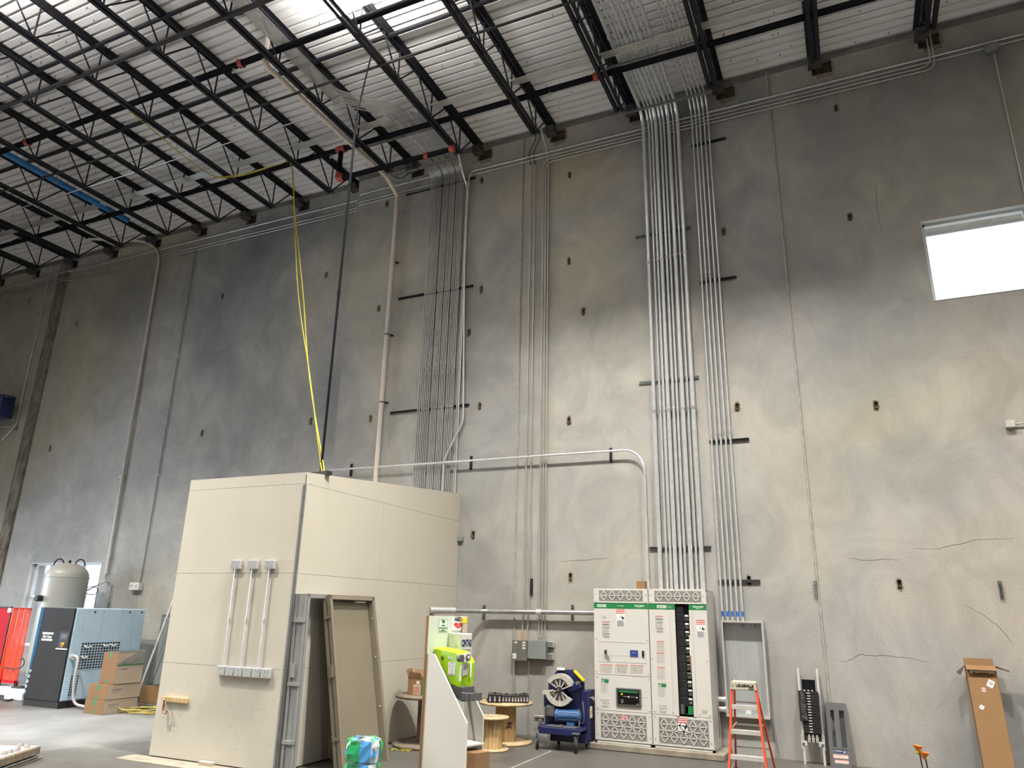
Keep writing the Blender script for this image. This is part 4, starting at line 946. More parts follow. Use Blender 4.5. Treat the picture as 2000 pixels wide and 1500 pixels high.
sq(.07, .09, .93, .92, 0, .031); sq(.12, .14, .88, .24, 1); sq(.20, .30, .27, .40, 2); sq(.30, .47, .85, .48, 3); sq(.48, .44, .53, .53, 3); sq(.82, .46, .86, .54, 3); sq(.18, .66, .30, .68, 4); sq(.18, .72, .32, .74, 4); sq(.2, .78, .28, .84, 4); sq(.82, .85, .9, .87, 3)
q.build('display', ['screen', 'green', 'yellow', 'paper', 'ink'], o)
label(L_, (-3.60, -3.49, .42, .52), [(0, .1, 0, 1, 'red'), (.1, .25, 0, 1, 'pink'), (.28, .36, 0, 1, 'red'), (.5, .6, 0, .8, 'red'), (.7, 1, .3, 1, 'ink')], 'warning_label', 'paper', CY - .011)
screws(L_, [(1164, 1160.5), (1164, 1175), (1261, 1162), (1261.5, 1176.8), (1165, 1247), (1264, 1251), (1166.3, 1311.5), (1266.5, 1317), (1166.5, 1322), (1267, 1327.5), (1167.5, 1382.5), (1269, 1389.5), (1167.7, 1392.5), (1269.3, 1400), (1168.3, 1433.5), (1271, 1442.5)])
# right section
plate(R_, 'top_vent_panel', -3.092, -2.173, 2.222, CT, 'white', .004, None, .002); grille(R_, -2.985, -2.255, 2.262, 2.412, 5, 2)
ox0 = Wl(1322.5, 1290, -CY)[0]; ox1 = Wl(1350.5, 1290, -CY)[0]
plate(R_, 'header_band', -3.092, ox0, bz0, bz1, 'green', .006); plate(R_, 'header_band', ox1, -2.173, bz0, bz1, 'green', .006)
plate(R_, 'left_trim_panel', -3.092, ox0 - .09, .575, bz0 - .003, 'white', .004, None, .002)
q = MB(); q.slab([(ox0 - .088, CY - .004, .575), (ox0, CY - .016, .575), (ox0, CY - .016, bz0 - .003), (ox0 - .088, CY - .004, bz0 - .003)], (0, .008, 0)); q.build('edge_trim', 'white', R_)
plate(R_, 'right_trim_panel', ox1 + .05, -2.173, .575, bz0 - .003, 'white', .004, None, .002)
q = MB(); q.slab([(ox1, CY - .014, .575), (ox1 + .048, CY - .004, .575), (ox1 + .048, CY - .004, bz0 - .003), (ox1, CY - .014, bz0 - .003)], (0, .008, 0)); q.build('edge_trim', 'white', R_)
plate(R_, 'lower_vent_panel', -3.092, -2.173, .14, .569, 'white', .004, None, .002); grille(R_, -2.985, -2.25, .185, .525, 5, 4)
q = MB(); q.box(ox0 - .06, ox1 + .06, CY + .10, CY + .118, .56, 2.23); q.build('back_pan', 'blackm', R_)
zt, zb_ = 2.19, .60; nb = 13; h = (zt - zb_) / nb
for k in range(nb):
    z1 = zt - h * k; z0 = z1 - h + .006; xm = ox0 + (ox1 - ox0) * .60
    o = plate(R_, 'breaker', ox0 + .004, xm, z0, z1, 'black', .05, CY + .08, .004)
    if 1 <= k < 12:
        lit = k in (1, 2, 3, 4, 5, 9, 10, 11)
        p = plate(R_, 'breaker_face', xm + .006, ox1 - .006, z0 + .01, z1 - .008, 'blackm', .055, CY + .09)
        q = MB(); q.box(xm + .012, ox1 - .02, CY + .028, CY + .034, z1 - .032 - (.006 if lit else 0), z1 - .010, 0 if lit else 1); q.box(xm + .03, ox1 - .03, CY + .030, CY + .034, z0 + .02, z0 + .05, 1); q.box(xm + .035, ox1 - .035, CY + .026, CY + .034, z0 + .028, z0 + .042, 2); q.build('toggle', ['paper', 'ink', 'black' if k < 8 else 'green'], p)
q = MB(); q.box(ox0 + (ox1 - ox0) * .42, ox1 - .01, CY + .03, CY + .08, .60, .72); q.build('green_terminal', 'green', R_); q = MB(); q.box(ox0 + .02, ox0 + .07, CY + .02, CY + .05, .60, .74); q.build('lever', 'greyp', R_)
q = MB(); q.slab([(ox1 - .02, CY + .0, 1.75), (ox1 - .004, CY, 1.75), (ox1 - .002, CY, 1.45), (ox1 - .02, CY, 1.45)], (0, .02, 0), 1); q.slab([(ox1 - .03, CY + .0, 1.44), (ox1 - .004, CY, 1.44), (ox1 - .002, CY, 1.15), (ox1 - .012, CY, 1.15)], (0, .02, 0), 0); q.build('packing_strip', ['board', 'paper'], R_)
label(R_, rect((1359.7, 1211, 1378.4, 1247.5)), WARN); label(R_, rect((1280, 1203, 1296.8, 1238)), TXT, 'text_label', None); label(R_, rect((1283, 1252, 1300, 1274)), RED, 'danger_notice', None); label(R_, rect((1283, 1274.5, 1300, 1297)), RED, 'danger_notice', None)
label(R_, rect((1284, 1303, 1301, 1329)), RED, 'danger_notice', None); label(R_, rect((1285, 1334, 1302.7, 1363)), GRN, 'green_label', None); label(R_, rect((1286.7, 1376.7, 1303, 1394)), ICON, 'icon_label', None); label(R_, rect((1371, 1386, 1383, 1396)), lines(0, 1, 5, 0, 1, 'inkl'), 'text_label', None)
label(R_, (-2.70, -2.555, .335, .548), [(0, .05, 0, 1, 'red'), (.05, .12, 0, 1, 'pink'), (.14, .19, 0, 1, 'red'), (.19, .26, 0, 1, 'pink'), (.28, .33, 0, 1, 'red'), (.45, .58, .5, .58, 'ink'), (.50, .68, .66, .86, 'black'), (.88, .98, .2, .28, 'ink'), (.88, .98, .5, .56, 'ink'), (.88, .98, .8, .88, 'ink')] + lines(.62, .84, 4, .1, .6, 'inkl'), 'warning_label', 'paper', CY - .011)
screws(R_, [(1269.5, 1162), (1270.3, 1176.5), (1373, 1164.5), (1374, 1179), (1274.5, 1286.7), (1381, 1292), (1278.8, 1389.5), (1315, 1392.5), (1367, 1396.5), (1387, 1398), (1279.2, 1400), (1388, 1408.5), (1280.5, 1443), (1390, 1453)])
for t, xa, xb in ((L_, -4.03, None), (R_, None, None)): pass
zc = (bz0 + bz1) / 2; X3, Z3 = (1, 0, 0), (0, 0, 1)
for t, xa, xb, w in ((L_, -3.89, -3.245, 'L'), (R_, -2.885, -2.30, 'R')):
    q = MB(); q.box(xa - .075, xa + .075, CY - .0075, CY - .006, zc - .022, zc + .022); q.build('badge', 'paper', t)
    text('SQUARE D', .027, (xa, CY - .008, zc), X3, Z3, 'green', t, bold=.02)
    text('Schneider', .042, (xb, CY - .007, zc + .008), X3, Z3, 'paper', t, bold=.02); text('Electric', .024, (xb, CY - .007, zc - .022), X3, Z3, 'paper', t)
text('PowerPact', .026, (-3.565, CY - .007, zc), X3, Z3, 'paper', L_); text('I-Line', .032, (ox0 - .09, CY - .007, zc), X3, Z3, 'paper', R_)
q = MB(); q.box(-2.168, -2.166, CY + .03, -.05, CB + .04, CT - .05); q.build('side_panel', 'white', R_)
q = MB()
for k in range(5): q.box(-2.166, -2.165, CY + .08 + .02 * (k % 2), CY + .16 - .015 * k, 2.33 - .03 * k, 2.345 - .03 * k)
q.build('scrawl', 'red', R_)
q = MB(); q.box(-2.166, -2.163, -.22, -.19, .25, .72); q.build('side_slot', 'blackm', R_)
# little carton on top
x0, z1 = Wl(1245, 1133, .35); x1, _ = Wl(1261, 1133, .35)
m = MB(); m.box(x0, x1, -.42, -.26, CT - .01, CT + .135); t = thing('small_carton', 'small brown carton on top of the left switchboard section', 'box', ((x0 + x1) / 2, -.34, CT)); m.build('body', 'board', t, .003)
m = MB(); m.box(x0 + .02, x1 - .02, -.345, -.335, CT + .135, CT + .137); m.build('tape_seam', 'boardin', t)

# ================================================================== PANEL CAN
x0, x1, z0, z1, yd = -2.05, -1.40, .555, 1.985, .165
t = thing('panel_can', 'open galvanized panel enclosure box on the wall behind the ladder', 'electrical enclosure', ((x0 + x1) / 2, 0, z0))
m = MB(); m.box(x0, x1, -.006, -.001, z0, z1); m.build('back_plate', 'galv2', t)
for a in ((x0, x0 + .004, z0, z1), (x1 - .004, x1, z0, z1), (x0, x1, z0, z0 + .004), (x0, x1, z1 - .004, z1)):
    m = MB(); m.box(a[0], a[1], -yd, -.006, a[2], a[3]); m.build('side_wall', 'galv2', t)
m = MB(); f = .028; m.box(x0, x1, -yd - .003, -yd, z0, z0 + f); m.box(x0, x1, -yd - .003, -yd, z1 - f, z1); m.box(x0, x0 + f, -yd - .003, -yd, z0 + f, z1 - f); m.box(x1 - f, x1, -yd - .003, -yd, z0 + f, z1 - f); m.build('rim', 'alu', t)
for px, py, r in ((1426.5, 1221, .018), (1433.5, 1219.5, .012), (1450.5, 1221.5, .03), (1467, 1220.5, .012), (1474.5, 1222, .02)):
    x, z = Wl(px, py, .01); m = MB(); m.cyl((x, -.007, z), (x, -.012, z), r, 0, 14); m.cyl((x, -.012, z), (x, -.0135, z), r * .6, 1, 14); m.build('knockout', ['ink', 'galv2'], t)
x, z = Wl(1462, 1392, .02); m = MB(); m.box(x - .04, x + .04, -.009, -.006, z - .03, z + .03); m.box(x - .05, x + .09, -.0095, -.006, z - .075, z - .05, 1); m.build('rating_label', ['paper', 'yellow'], t)
m = MB()
for px in (1417, 1426, 1433, 1447):
    pts = [Wl(px + dx, py, .02) for dx, py in ((0, 1232), (1, 1262), (4 + (px % 3), 1292), (13 - (px - 1417) * .2, 1318), (20 - (px - 1417) * .3, 1330))]
    m.tube(catmull([(a, -.02, b) for a, b in pts], 4), .0022, n=5)
m.build('pull_string', 'paper', t)
for py, nm in ((1366, 'upper'), (1385, 'lower')):
    z = Wl(1410, py, .1)[1]; m = MB(); m.cyl((-2.168, -.10, z), (-2.05, -.10, z), .042, 0, 14); m.cyl((-2.075, -.10, z), (-2.055, -.10, z), .055, 0, 8)
    tag(m.build('pipe_nipple', 'galv'), '%s short steel nipple between the switchboard and the open panel can' % nm, 'pipe', 'pipe nipples'); 
    m = MB(); m.cyl((-2.046, -.10, z), (-2.03, -.10, z), .052, 0, 12); m.build('locknut', 'galv2', t)
# ================================================================== LADDER
t = thing('step_ladder', 'orange fibreglass step ladder with aluminium steps before the panel can', 'ladder', (-1.53, -1.6, 0))
xc = -1.53; yT, yB = -1.82, -1.98; HZ = 1.205; rB = -1.22
def frontx(z, s): return xc + s * (.245 - .09 * z / HZ) + .0
for s in (-1, 1):
    m = MB(); a = (frontx(0, s), yB, .015); b = (frontx(HZ, s), yT, HZ - .03); m.bar(a, b, .028, .062, (0, 1, 0)); o = m.build('front_rail', 'orange', t)
    m = MB(); m.box(a[0] - .025, a[0] + .025, yB - .04, yB + .04, 0, .04); m.build('foot', 'rubber', o)
    m = MB(); a = (frontx(0, s) + s * .02, rB, .015); b = (frontx(HZ, s) * .5 + xc * .5 + s * .06, yT + .10, HZ - .05); m.bar(a, b, .022, .045, (0, 1, 0)); o = m.build('rear_rail', 'orange', t)
    m = MB(); m.box(a[0] - .02, a[0] + .02, rB - .03, rB + .03, 0, .035); m.build('foot', 'rubber', o)
    m = MB(); y1 = yT + (yB - yT) * (1 - .62); m.bar((frontx(.62, s) - s * .02, -1.87, .62), (frontx(.62, s) - s * .02, -1.46, .64), .012, .018); m.build('spreader', 'alu', t)
    m = MB(); m.bar((frontx(.25, s) - s * .01, -1.96, .12), (frontx(.3, s) - s * .10, -1.94, .29), .008, .02, (0, 1, 0)); m.build('knee_brace', 'alu', t)
for k in (1, 2, 3):
    z = .302 * k; y = yB + (yT - yB) * z / HZ; m = MB(); w = frontx(z, 1) - .012
    m.box(2 * xc - w, w, y - .035, y + .055, z - .008, z); m.box(2 * xc - w, w, y - .040, y - .035, z - .05, z); m.box(2 * xc - w, w, y + .05, y + .055, z - .03, z); m.build('step', 'alu', t)
for k in (1, 2, 3):
    z = .30 * k + .02; f = z / HZ; y = rB + (yT + .10 - rB) * f; w = .265 - .16 * f; m = MB(); m.bar((xc - w, y, z), (xc + w, y, z), .02, .02); m.build('rear_rung', 'alu', t)
m = MB(); m.slab([(xc - .155, yT - .05, HZ + .0), (xc + .155, yT - .05, HZ), (xc + .175, yT - .055, HZ - .11), (xc - .175, yT - .055, HZ - .11)], (0, .2, 0)); o = m.build('top_cap', 'cap', t, .008)
m = MB(); m.box(xc - .11, xc - .03, yT + .0, yT + .02, HZ, HZ + .001); m.box(xc + .04, xc + .12, yT, yT + .02, HZ, HZ + .001); m.build('tool_slot', 'blackm', o)
text('LOUISVILLE', .046, (xc + .02, yT - .056, HZ - .052), (1, 0, 0), (0, -.05, 1), 'black', t, depth=.003, bold=.02); text('LADDER', .02, (xc + .10, yT - .058, HZ - .088), (1, 0, 0), (0, -.05, 1), 'black', t, depth=.003)
m = MB(); m.slab([(xc - .152, yT - .0575, HZ - .037), (xc - .122, yT - .0575, HZ - .052), (xc - .152, yT - .0575, HZ - .067), (xc - .142, yT - .0575, HZ - .052)], (0, -.001, 0)); m.build('arrow_logo', 'ink', o)
# ================================================================== BUS BAR UNIT, GREY COVER
def leanpl(x0, y0, yt, zt):                # point (u along x, v up the lean, n out of the wall)
    V = Vector((0, yt - y0, zt)); L = V.length; V.normalize(); N = Vector((0, -V.z, V.y)); A = Vector((x0, y0, 0))
    return (lambda u, v, n: A + Vector((u, 0, 0)) + V * v + N * n), L, V, N
PB, LB, VB, NB = leanpl(-.96, -.26, -.06, 1.31)
t = thing('bus_bar_unit', 'black panelboard interior with two silver rails leaning against the wall', 'electrical panel', (-.82, -.26, 0))
def bb(m, u0, u1, v0, v1, n0, n1, mi=0, P=None):
    P = P or PB; pts = [P(u0, v0, n1), P(u1, v0, n1), P(u1, v1, n1), P(u0, v1, n1)]; m.slab(pts, (P(0, 0, n0) - P(0, 0, n1)), mi)
for s, u in (('left', 0), ('right', .27)):
    m = MB(); bb(m, u, u + .03, 0, LB, 0, .03); m.build('rail', 'alu', t)
m = MB(); bb(m, .055, .245, 1.0, 1.16, .03, .05); m.build('neutral_cover', 'screen', t)
m = MB(); bb(m, .03, .27, .30, 1.0, .03, .05); m.build('back_pan', 'black', t)
for k in range(15):
    v = .42 + k * .038
    m = MB(); bb(m, .165, .285, v, v + .032, .05, .085); m.build('breaker_blank', 'black', t)
    if k < 4: m = MB(); bb(m, .04, .11, v, v + .032, .05, .08); m.build('breaker_blank', 'black', t)
    m = MB(); u = .112 + (.006 if k % 2 else 0); bb(m, u, u + .048, v + .008, v + .022, .05, .07); m.build('bus_finger', 'alu', t)
m = MB(); bb(m, -.005, .10, .575, .995, .05, .11); o = m.build('neutral_bar', 'black', t, .004)
m = MB()
for k in range(60): u, v = random.uniform(.025, .095), random.uniform(.59, .98); bb(m, u, u + .006, v, v + .006, .11, .112)
stuff(m.build('terminal_screws', 'alu', o))
for k in range(3):
    u = .085 + k * .055; m = MB(); bb(m, u, u + .034, .30, .375, .05, .085); bb(m, u + .009, u + .025, .38, .40, .05, .07); bb(m, u + .01, u + .024, .352, .366, .085, .087, 1); bb(m, u + .01, u + .024, .315, .329, .085, .087, 1); m.build('lug', ['alu', 'black'], t)
    m = MB(); bb(m, .075 + k * .055, .10 + k * .055, 1.0, 1.015, .05, .06); m.build('terminal', 'alu', t)
for u in (-.004, .225):
    m = MB(); bb(m, u, u + .07, .285, .315, .05, .06); bb(m, u + (.04 if u < 0 else 0), u + (.07 if u < 0 else .03), .25, .285, .05, .06); bb(m, u - .01 if u < 0 else u + .075, u if u < 0 else u + .085, .2, .40, .04, .06); m.build('mounting_bracket', 'alu', t)
PG, LG, VG, NG = leanpl(-.60, -.24, -.05, .84)
t = thing('panel_cover', 'grey metal panel cover with two dark slots leaning on the wall', 'panel cover', (-.46, -.24, 0))
W_ = .275
m = MB(); bb(m, 0, .055, 0, LG, 0, .012, 0, PG); bb(m, .105, .175, .26, LG, 0, .012, 0, PG); bb(m, .245, W_, 0, LG, 0, .012, 0, PG); bb(m, .055, .105, LG - .10, LG, 0, .012, 0, PG); bb(m, .175, .245, LG - .10, LG, 0, .012, 0, PG); bb(m, .055, .245, 0, .26, 0, .012, 0, PG); bb(m, -.004, 0, 0, LG, -.04, .012, 0, PG); bb(m, W_, W_ + .004, 0, LG, -.04, .012, 0, PG); bb(m, 0, W_, LG, LG + .004, -.04, .012, 0, PG); m.build('cover', 'slate', t)
m = MB(); bb(m, .055, .105, .27, .42, -.006, .004, 0, PG); m.build('blank_strip', 'blackm', t); m = MB(); bb(m, .175, .245, .26, .66, -.006, .004, 0, PG); m.build('blank_strip', 'blackm', t)
m = MB(); bb(m, .05, .26, .235, .245, .012, .018, 0, PG); m.build('edge', 'slate', t)
m = MB(); bb(m, .07, .22, .19, .215, .012, .014, 1, PG); bb(m, .075, .17, .207, .213, .014, .015, 0, PG); bb(m, .19, .21, .195, .21, .014, .015, 0, PG); m.build('latch_label', ['paper', 'bluescreen'], t)
m = MB(); bb(m, .045, .245, .115, .165, .012, .014, 0, PG); bb(m, .045, .245, .157, .162, .014, .0145, 1, PG); bb(m, .06, .245, .05, .095, .012, .014, 0, PG); bb(m, .06, .245, .088, .093, .014, .0145, 1, PG)
for k in range(4): bb(m, .055, .23, .121 + .008 * k, .124 + .008 * k, .014, .0145, 2, PG); bb(m, .07, .23, .054 + .008 * k, .057 + .008 * k, .014, .0145, 2, PG)
m.build('warning_label', ['pink', 'red', 'inkl'], t)
x = Wl(1515, 1450, .03)[0]; m = MB(); m.bar((x - .02, -.03, .55), (x + .03, -.06, 0.0), .022, .012, (0, 1, 0)); tag(m.build('strut_offcut', 'strut'), 'thin slotted metal strip leaning on the wall below the panel can', 'bracket')

# ================================================================== TALL CARTON
PC, LC, VC, NC = leanpl(1.285, -.52, -.16, 1.44)
t = thing('tall_carton', 'tall narrow open cardboard box leaning on the wall at far right', 'box', (1.46, -.5, 0))
Wc, Dc, th = .36, .11, .005
m = MB()
bb(m, 0, Wc, 0, LC, Dc - th, Dc, 0, PC); m.build('front_face', 'board', t)
for nm, a in (('side_face', (0, th, 0, LC, 0, Dc)), ('side_face', (Wc - th, Wc, 0, LC, 0, Dc)), ('back_face', (0, Wc, 0, LC, 0, th)), ('bottom_face', (0, Wc, 0, th, 0, Dc))):
    m = MB(); bb(m, *a, 0, PC); m.build(nm, 'board', t)
m = MB(); m.slab([PC(0, LC, .004), PC(Wc, LC, .004), PC(Wc, LC + .115, .012), PC(0, LC + .115, .012)], -NC * .005); m.build('back_flap', 'board', t)
m = MB(); m.slab([PC(0, LC, Dc), PC(Wc, LC, Dc), PC(Wc - .0, LC - .075, Dc + .07), PC(.0, LC - .075, Dc + .07)], NC * .005); m.build('front_flap', 'board', t)
m = MB(); m.slab([PC(0, LC, .01), PC(0, LC, Dc), PC(-.085, LC - .155, Dc + .05), PC(-.115, LC - .085, .02)], VC * .005); m.build('left_flap', 'boardd', t)
m = MB(); m.slab([PC(Wc, LC, .01), PC(Wc, LC, Dc), PC(Wc + .155, LC - .085, Dc + .03), PC(Wc + .17, LC - .03, .01)], VC * .005); m.build('right_flap', 'boardd', t)
m = MB(); r5 = random.Random(2)
for k in range(9): u = .04 + .032 * k; m.slab([PC(u, LC - .08, Dc + .055), PC(u + .03, LC - .08, Dc + .055), PC(u + .03, LC - .095 - r5.random() * .02, Dc + .04), PC(u, LC - .095 - r5.random() * .02, Dc + .04)], NC * .003)
m.build('torn_edge', 'cartonpale', t)
def stick(u, v, w, h, a, mats, extra):
    c, s = math.cos(a), math.sin(a); Q = lambda i, j, n: PC(u + i * c - j * s, v + i * s + j * c, n)
    m = MB(); m.slab([Q(0, 0, Dc + .001), Q(w, 0, Dc + .001), Q(w, h, Dc + .001), Q(0, h, Dc + .001)], NC * .001, 0)
    for i0, j0, i1, j1, mi in extra: m.slab([Q(i0 * w, j0 * h, Dc + .002), Q(i1 * w, j0 * h, Dc + .002), Q(i1 * w, j1 * h, Dc + .002), Q(i0 * w, j1 * h, Dc + .002)], NC * .0005, mi)
    m.build('shipping_label', mats, t)
stick(.21, 1.225, .075, .095, -.5, ['paper', 'ink'], [(.3, .3, .45, .8, 1), (.5, .3, .58, .8, 1), (.62, .3, .78, .8, 1)])
stick(.145, 1.14, .045, .055, -.06, ['pink', 'board'], [(.2, .2, .4, .8, 1), (.6, .2, .8, .8, 1)])
stick(.075, .93, .05, .05, -.5, ['paper', 'ink'], [(.25, .35, .7, .6, 1)])
# marker stakes
for k, (px, py, pb) in enumerate(((1793, 1456, 'left'), (1805, 1469, 'right'))):
    x, z = Wl(px, py, 1.1); t = thing('marker_stake', '%s of two thin dark stakes with orange tops before the wall' % pb, 'stake', (x, -1.1, 0), 0, 'orange-topped marker stakes')
    m = MB(); m.bar((x + .03, -1.12, 0), (x + .005, -1.1, z - .06), .012, .012); m.build('stake', 'blackm', t)
    m = MB(); m.lathe([(.062, 0), (.058, -.012), (.03, -.05), (.02, -.085)], (x, -1.1, z), 0, 10, (.15, 0, 1)); m.lathe([(.0, -.003), (.060, -.003)], (x, -1.1, z), 0, 10, (.15, 0, 1)); m.build('flared_top', 'orangecone', t)
    if k == 0: m = MB(); m.lathe([(.026, -.055), (.028, -.08), (.014, -.105)], (x, -1.1, z), 0, 8, (.15, 0, 1)); m.build('yellow_collar', 'yellow', t)

# ================================================================== WALL BOXES BY THE CART
def enc(a, off, name, label_, mat, group=None):
    x0, z1 = Wl(a[0], a[1], off); x1, z0 = Wl(a[2], a[3], off); t = thing(name, label_, 'electrical box', ((x0 + x1) / 2, 0, z0), 0, group)
    m = MB(); m.box(x0, x1, -off + .018, -.002, z0, z1); m.build('body', mat, t, .004); m = MB(); m.box(x0 - .004, x1 + .004, -off, -off + .016, z0 - .004, z1 + .004); m.build('door', mat, t, .003)
    return t, x0, x1, z0, z1
t, x0, x1, z0, z1 = enc((1001, 1250.5, 1029, 1290.5), .14, 'control_box', 'dark olive-grey control box on the wall with small white labels', 'olive')
for u, v, w_, h_ in ((.14, .86, .18, .08), (.68, .86, .2, .09), (.68, .72, .2, .09), (.68, .58, .2, .09), (.03, .08, .24, .26)):
    m = MB(); a, c = x0 + (x1 - x0) * u, z0 + (z1 - z0) * v; w2, h2 = (x1 - x0) * w_, (z1 - z0) * h_; m.box(a, a + w2, -.142, -.14, c, c + h2); m.box(a + w2 * .3, a + w2 * .6, -.1425, -.142, c + h2 * .35, c + h2 * .65, 1); m.build('label', ['paper', 'ink'], t)
t, x0, x1, z0, z1 = enc((1031, 1251, 1065, 1287.5), .15, 'disconnect_box', 'light grey-green disconnect box beside the dark control box', 'greypaint')
m = MB(); m.box(x1 + .004, x1 + .02, -.10, -.06, z0 + .12, z0 + .2); m.build('handle', 'strut', t)
for nm, a in (('upper', (1069.5, 1252.5, 1081, 1264.5)), ('lower', (1067, 1276, 1080.5, 1289))):
    x0, z1 = Wl(a[0], a[1], .06); x1, z0 = Wl(a[2], a[3], .06); t = thing('handy_box', '%s small galvanized box right of the light grey disconnect box' % nm, 'electrical box', ((x0 + x1) / 2, 0, z0), 0, 'small galvanized boxes')
    m = MB(); m.box(x0, x1, -.06, -.001, z0, z1); m.build('body', 'galv2', t, .004); m = MB(); m.box(x0 + .012, x1 - .012, -.062, -.06, z0 + .012, z1 - .012); m.build('cover_plate', 'strut', t)
    m = MB(); m.cyl((x0 - .06, -.03, (z0 + z1) / 2), (x0, -.03, (z0 + z1) / 2), .013, 0, 8); m.build('nipple', 'galv', t)
x0, z1 = Wl(1010, 1231, .02); x1, z0 = Wl(1033, 1252, .02)
m = MB(); m.box(x0, x1, -.018, -.001, z0, z1); tag(m.build('backing_board', 'cartonpale', None, .002), 'small off-white backing board behind the conduits above the control box', 'board')
for px, py, nm in ((1004.5, 1292, 'left'), (1033.5, 1290, 'right')):
    x, z = Wl(px, py, .03); m = MB(); m.tube([(x, -.03, z + .02), (x, -.03, 0.02)], .013 if nm == 'left' else .009, n=8); tag(m.build('conduit', 'emt'), '%s conduit running from the wall boxes down to the floor' % nm, 'conduit', 'conduits below the wall boxes')
conduit([(-5.35, -.03, .32), (-4.93, -.03, .32)], .014, 'short level conduit low on the wall behind the spools', .1, 'emt')
x, z = Wl(1056, 1411, .03); m = MB(); m.box(x - .03, x + .03, -.06, -.001, z - .02, z + .05); tag(m.build('handy_box', 'strut', None, .003), 'tiny metal box low on the wall left of the blue bender', 'electrical box')

# ================================================================== CABLE REELS
def reel(name, label_, cx, cy, r, h, rc, mf, mc, th=.035, group='wooden cable reels'):
    t = thing(name, label_, 'cable reel', (cx, cy, 0), 0, group)
    for nm, z in (('bottom_flange', 0), ('top_flange', h - th)):
        m = MB(); m.lathe([(.03, 0), (r, 0), (r, th), (.03, th), (.03, 0)], (cx, cy, z), 0, 40); o = m.build(nm, mf, t)
        if nm == 'top_flange':
            q = MB()
            q.cyl((cx, cy, h), (cx, cy, h + .001), .03, 0, 12)
            for a in (.4, 2.5, 4.6): q.cyl((cx + r * .45 * math.cos(a), cy + r * .45 * math.sin(a), h), (cx + r * .45 * math.cos(a), cy + r * .45 * math.sin(a), h + .012), .012, 0, 8)
            stuff(q.build('bolts', 'ink', t))
    n = 18
    for k in range(n):
        a0, a1 = 2 * PI * k / n + .015, 2 * PI * (k + 1) / n - .015; m = MB()
        P = lambda a, rr, z: (cx + rr * math.cos(a), cy + rr * math.sin(a), z)
        m.slab([P(a0, rc, th), P(a1, rc, th), P(a1, rc - .02, th), P(a0, rc - .02, th)], (0, 0, h - 2 * th)); m.build('stave', mc, t)
    return t
rb = reel('cable_reel', 'large wooden cable reel marked 36 with black breakers lying on it', -5.50, -.92, .44, .62, .17, 'ply', 'pine')
d = (CAM - Vector((-5.5, -.92, 1))); d.z = 0; d.normalize(); s_ = Vector((0, 0, 1)).cross(d)
o = Vector((-5.5, -.92, .31)) + d * .165 + s_ * .06
m = MB(); m.bar(o - Vector((0, 0, .275)), o + Vector((0, 0, .275)), .15, .02, d); m.build('marked_stave', 'pine', rb)
text('36', .12, o + d * .012 + Vector((0, 0, -.03)), (0, 0, 1), -s_, 'blackm', rb, bold=.02)
rs = reel('cable_reel', 'small bright pine cable reel standing in front of the marked reel', -5.40, -1.66, .27, .48, .17, 'ply', 'pine', .03)
rl = reel('cable_reel', 'dark weathered cable reel standing against the drywall room side', -6.48, -1.86, .50, .75, .13, 'oldwood', 'oldwood', .045)
# breakers on the reel
def breaker_block(label_, cx, cy, z, w, dpt, h, rz_, toggles):
    t = thing('circuit_breaker', label_, 'breaker', (cx, cy, z), rz_, 'breakers on the cable reel')
    m = MB(); m.box(-w / 2, w / 2, -dpt / 2, dpt / 2, 0, h); m.build('body', 'black', t, .006, True)
    for k in range(toggles):
        u = -w / 2 + w * (k + .5) / toggles; m = MB(); m.box(u - .014, u + .014, -dpt / 2 - .004, -dpt / 2, h * .15, h * .75, 0); m.box(u - .010, u + .010, -dpt / 2 - .008, -dpt / 2 - .004, h * .25, h * .45, 1); m.build('terminal', ['ink', 'alu'], t, 0, True)
    m = MB(); m.box(-.02, .02, -.02, .02, h, h + .02); m.build('toggle', 'black', t, .003, True)
rz0 = .45
for k, (u, v, w, dp, h, nm) in enumerate(((-.19, -.10, .23, .26, .135, 'leftmost, with three bright terminals'), (-.01, .02, .15, .24, .115, 'second from the left'), (.135, .07, .14, .24, .115, 'third from the left'), (.27, .12, .15, .24, .13, 'rightmost'))):
    c = Vector((-5.50, -.90, 0)) + Vector((math.cos(rz0), math.sin(rz0), 0)) * u * 1.05 + Vector((-math.sin(rz0), math.cos(rz0), 0)) * (v - .05 - .06 * k)
    breaker_block('black circuit breaker on the marked cable reel, %s' % nm, c.x, c.y, .62, w, dp, h, rz0, 3)
t = thing('small_carton', 'tiny brown and white carton beside the breakers on the reel', 'box', (-5.83, -1.02, .62)); m = MB(); m.box(-5.87, -5.79, -1.06, -.98, .62, .66); m.build('body', 'board', t, .003); m = MB(); m.box(-5.86, -5.80, -1.062, -1.06, .625, .645); m.build('sticker', 'paper', t)
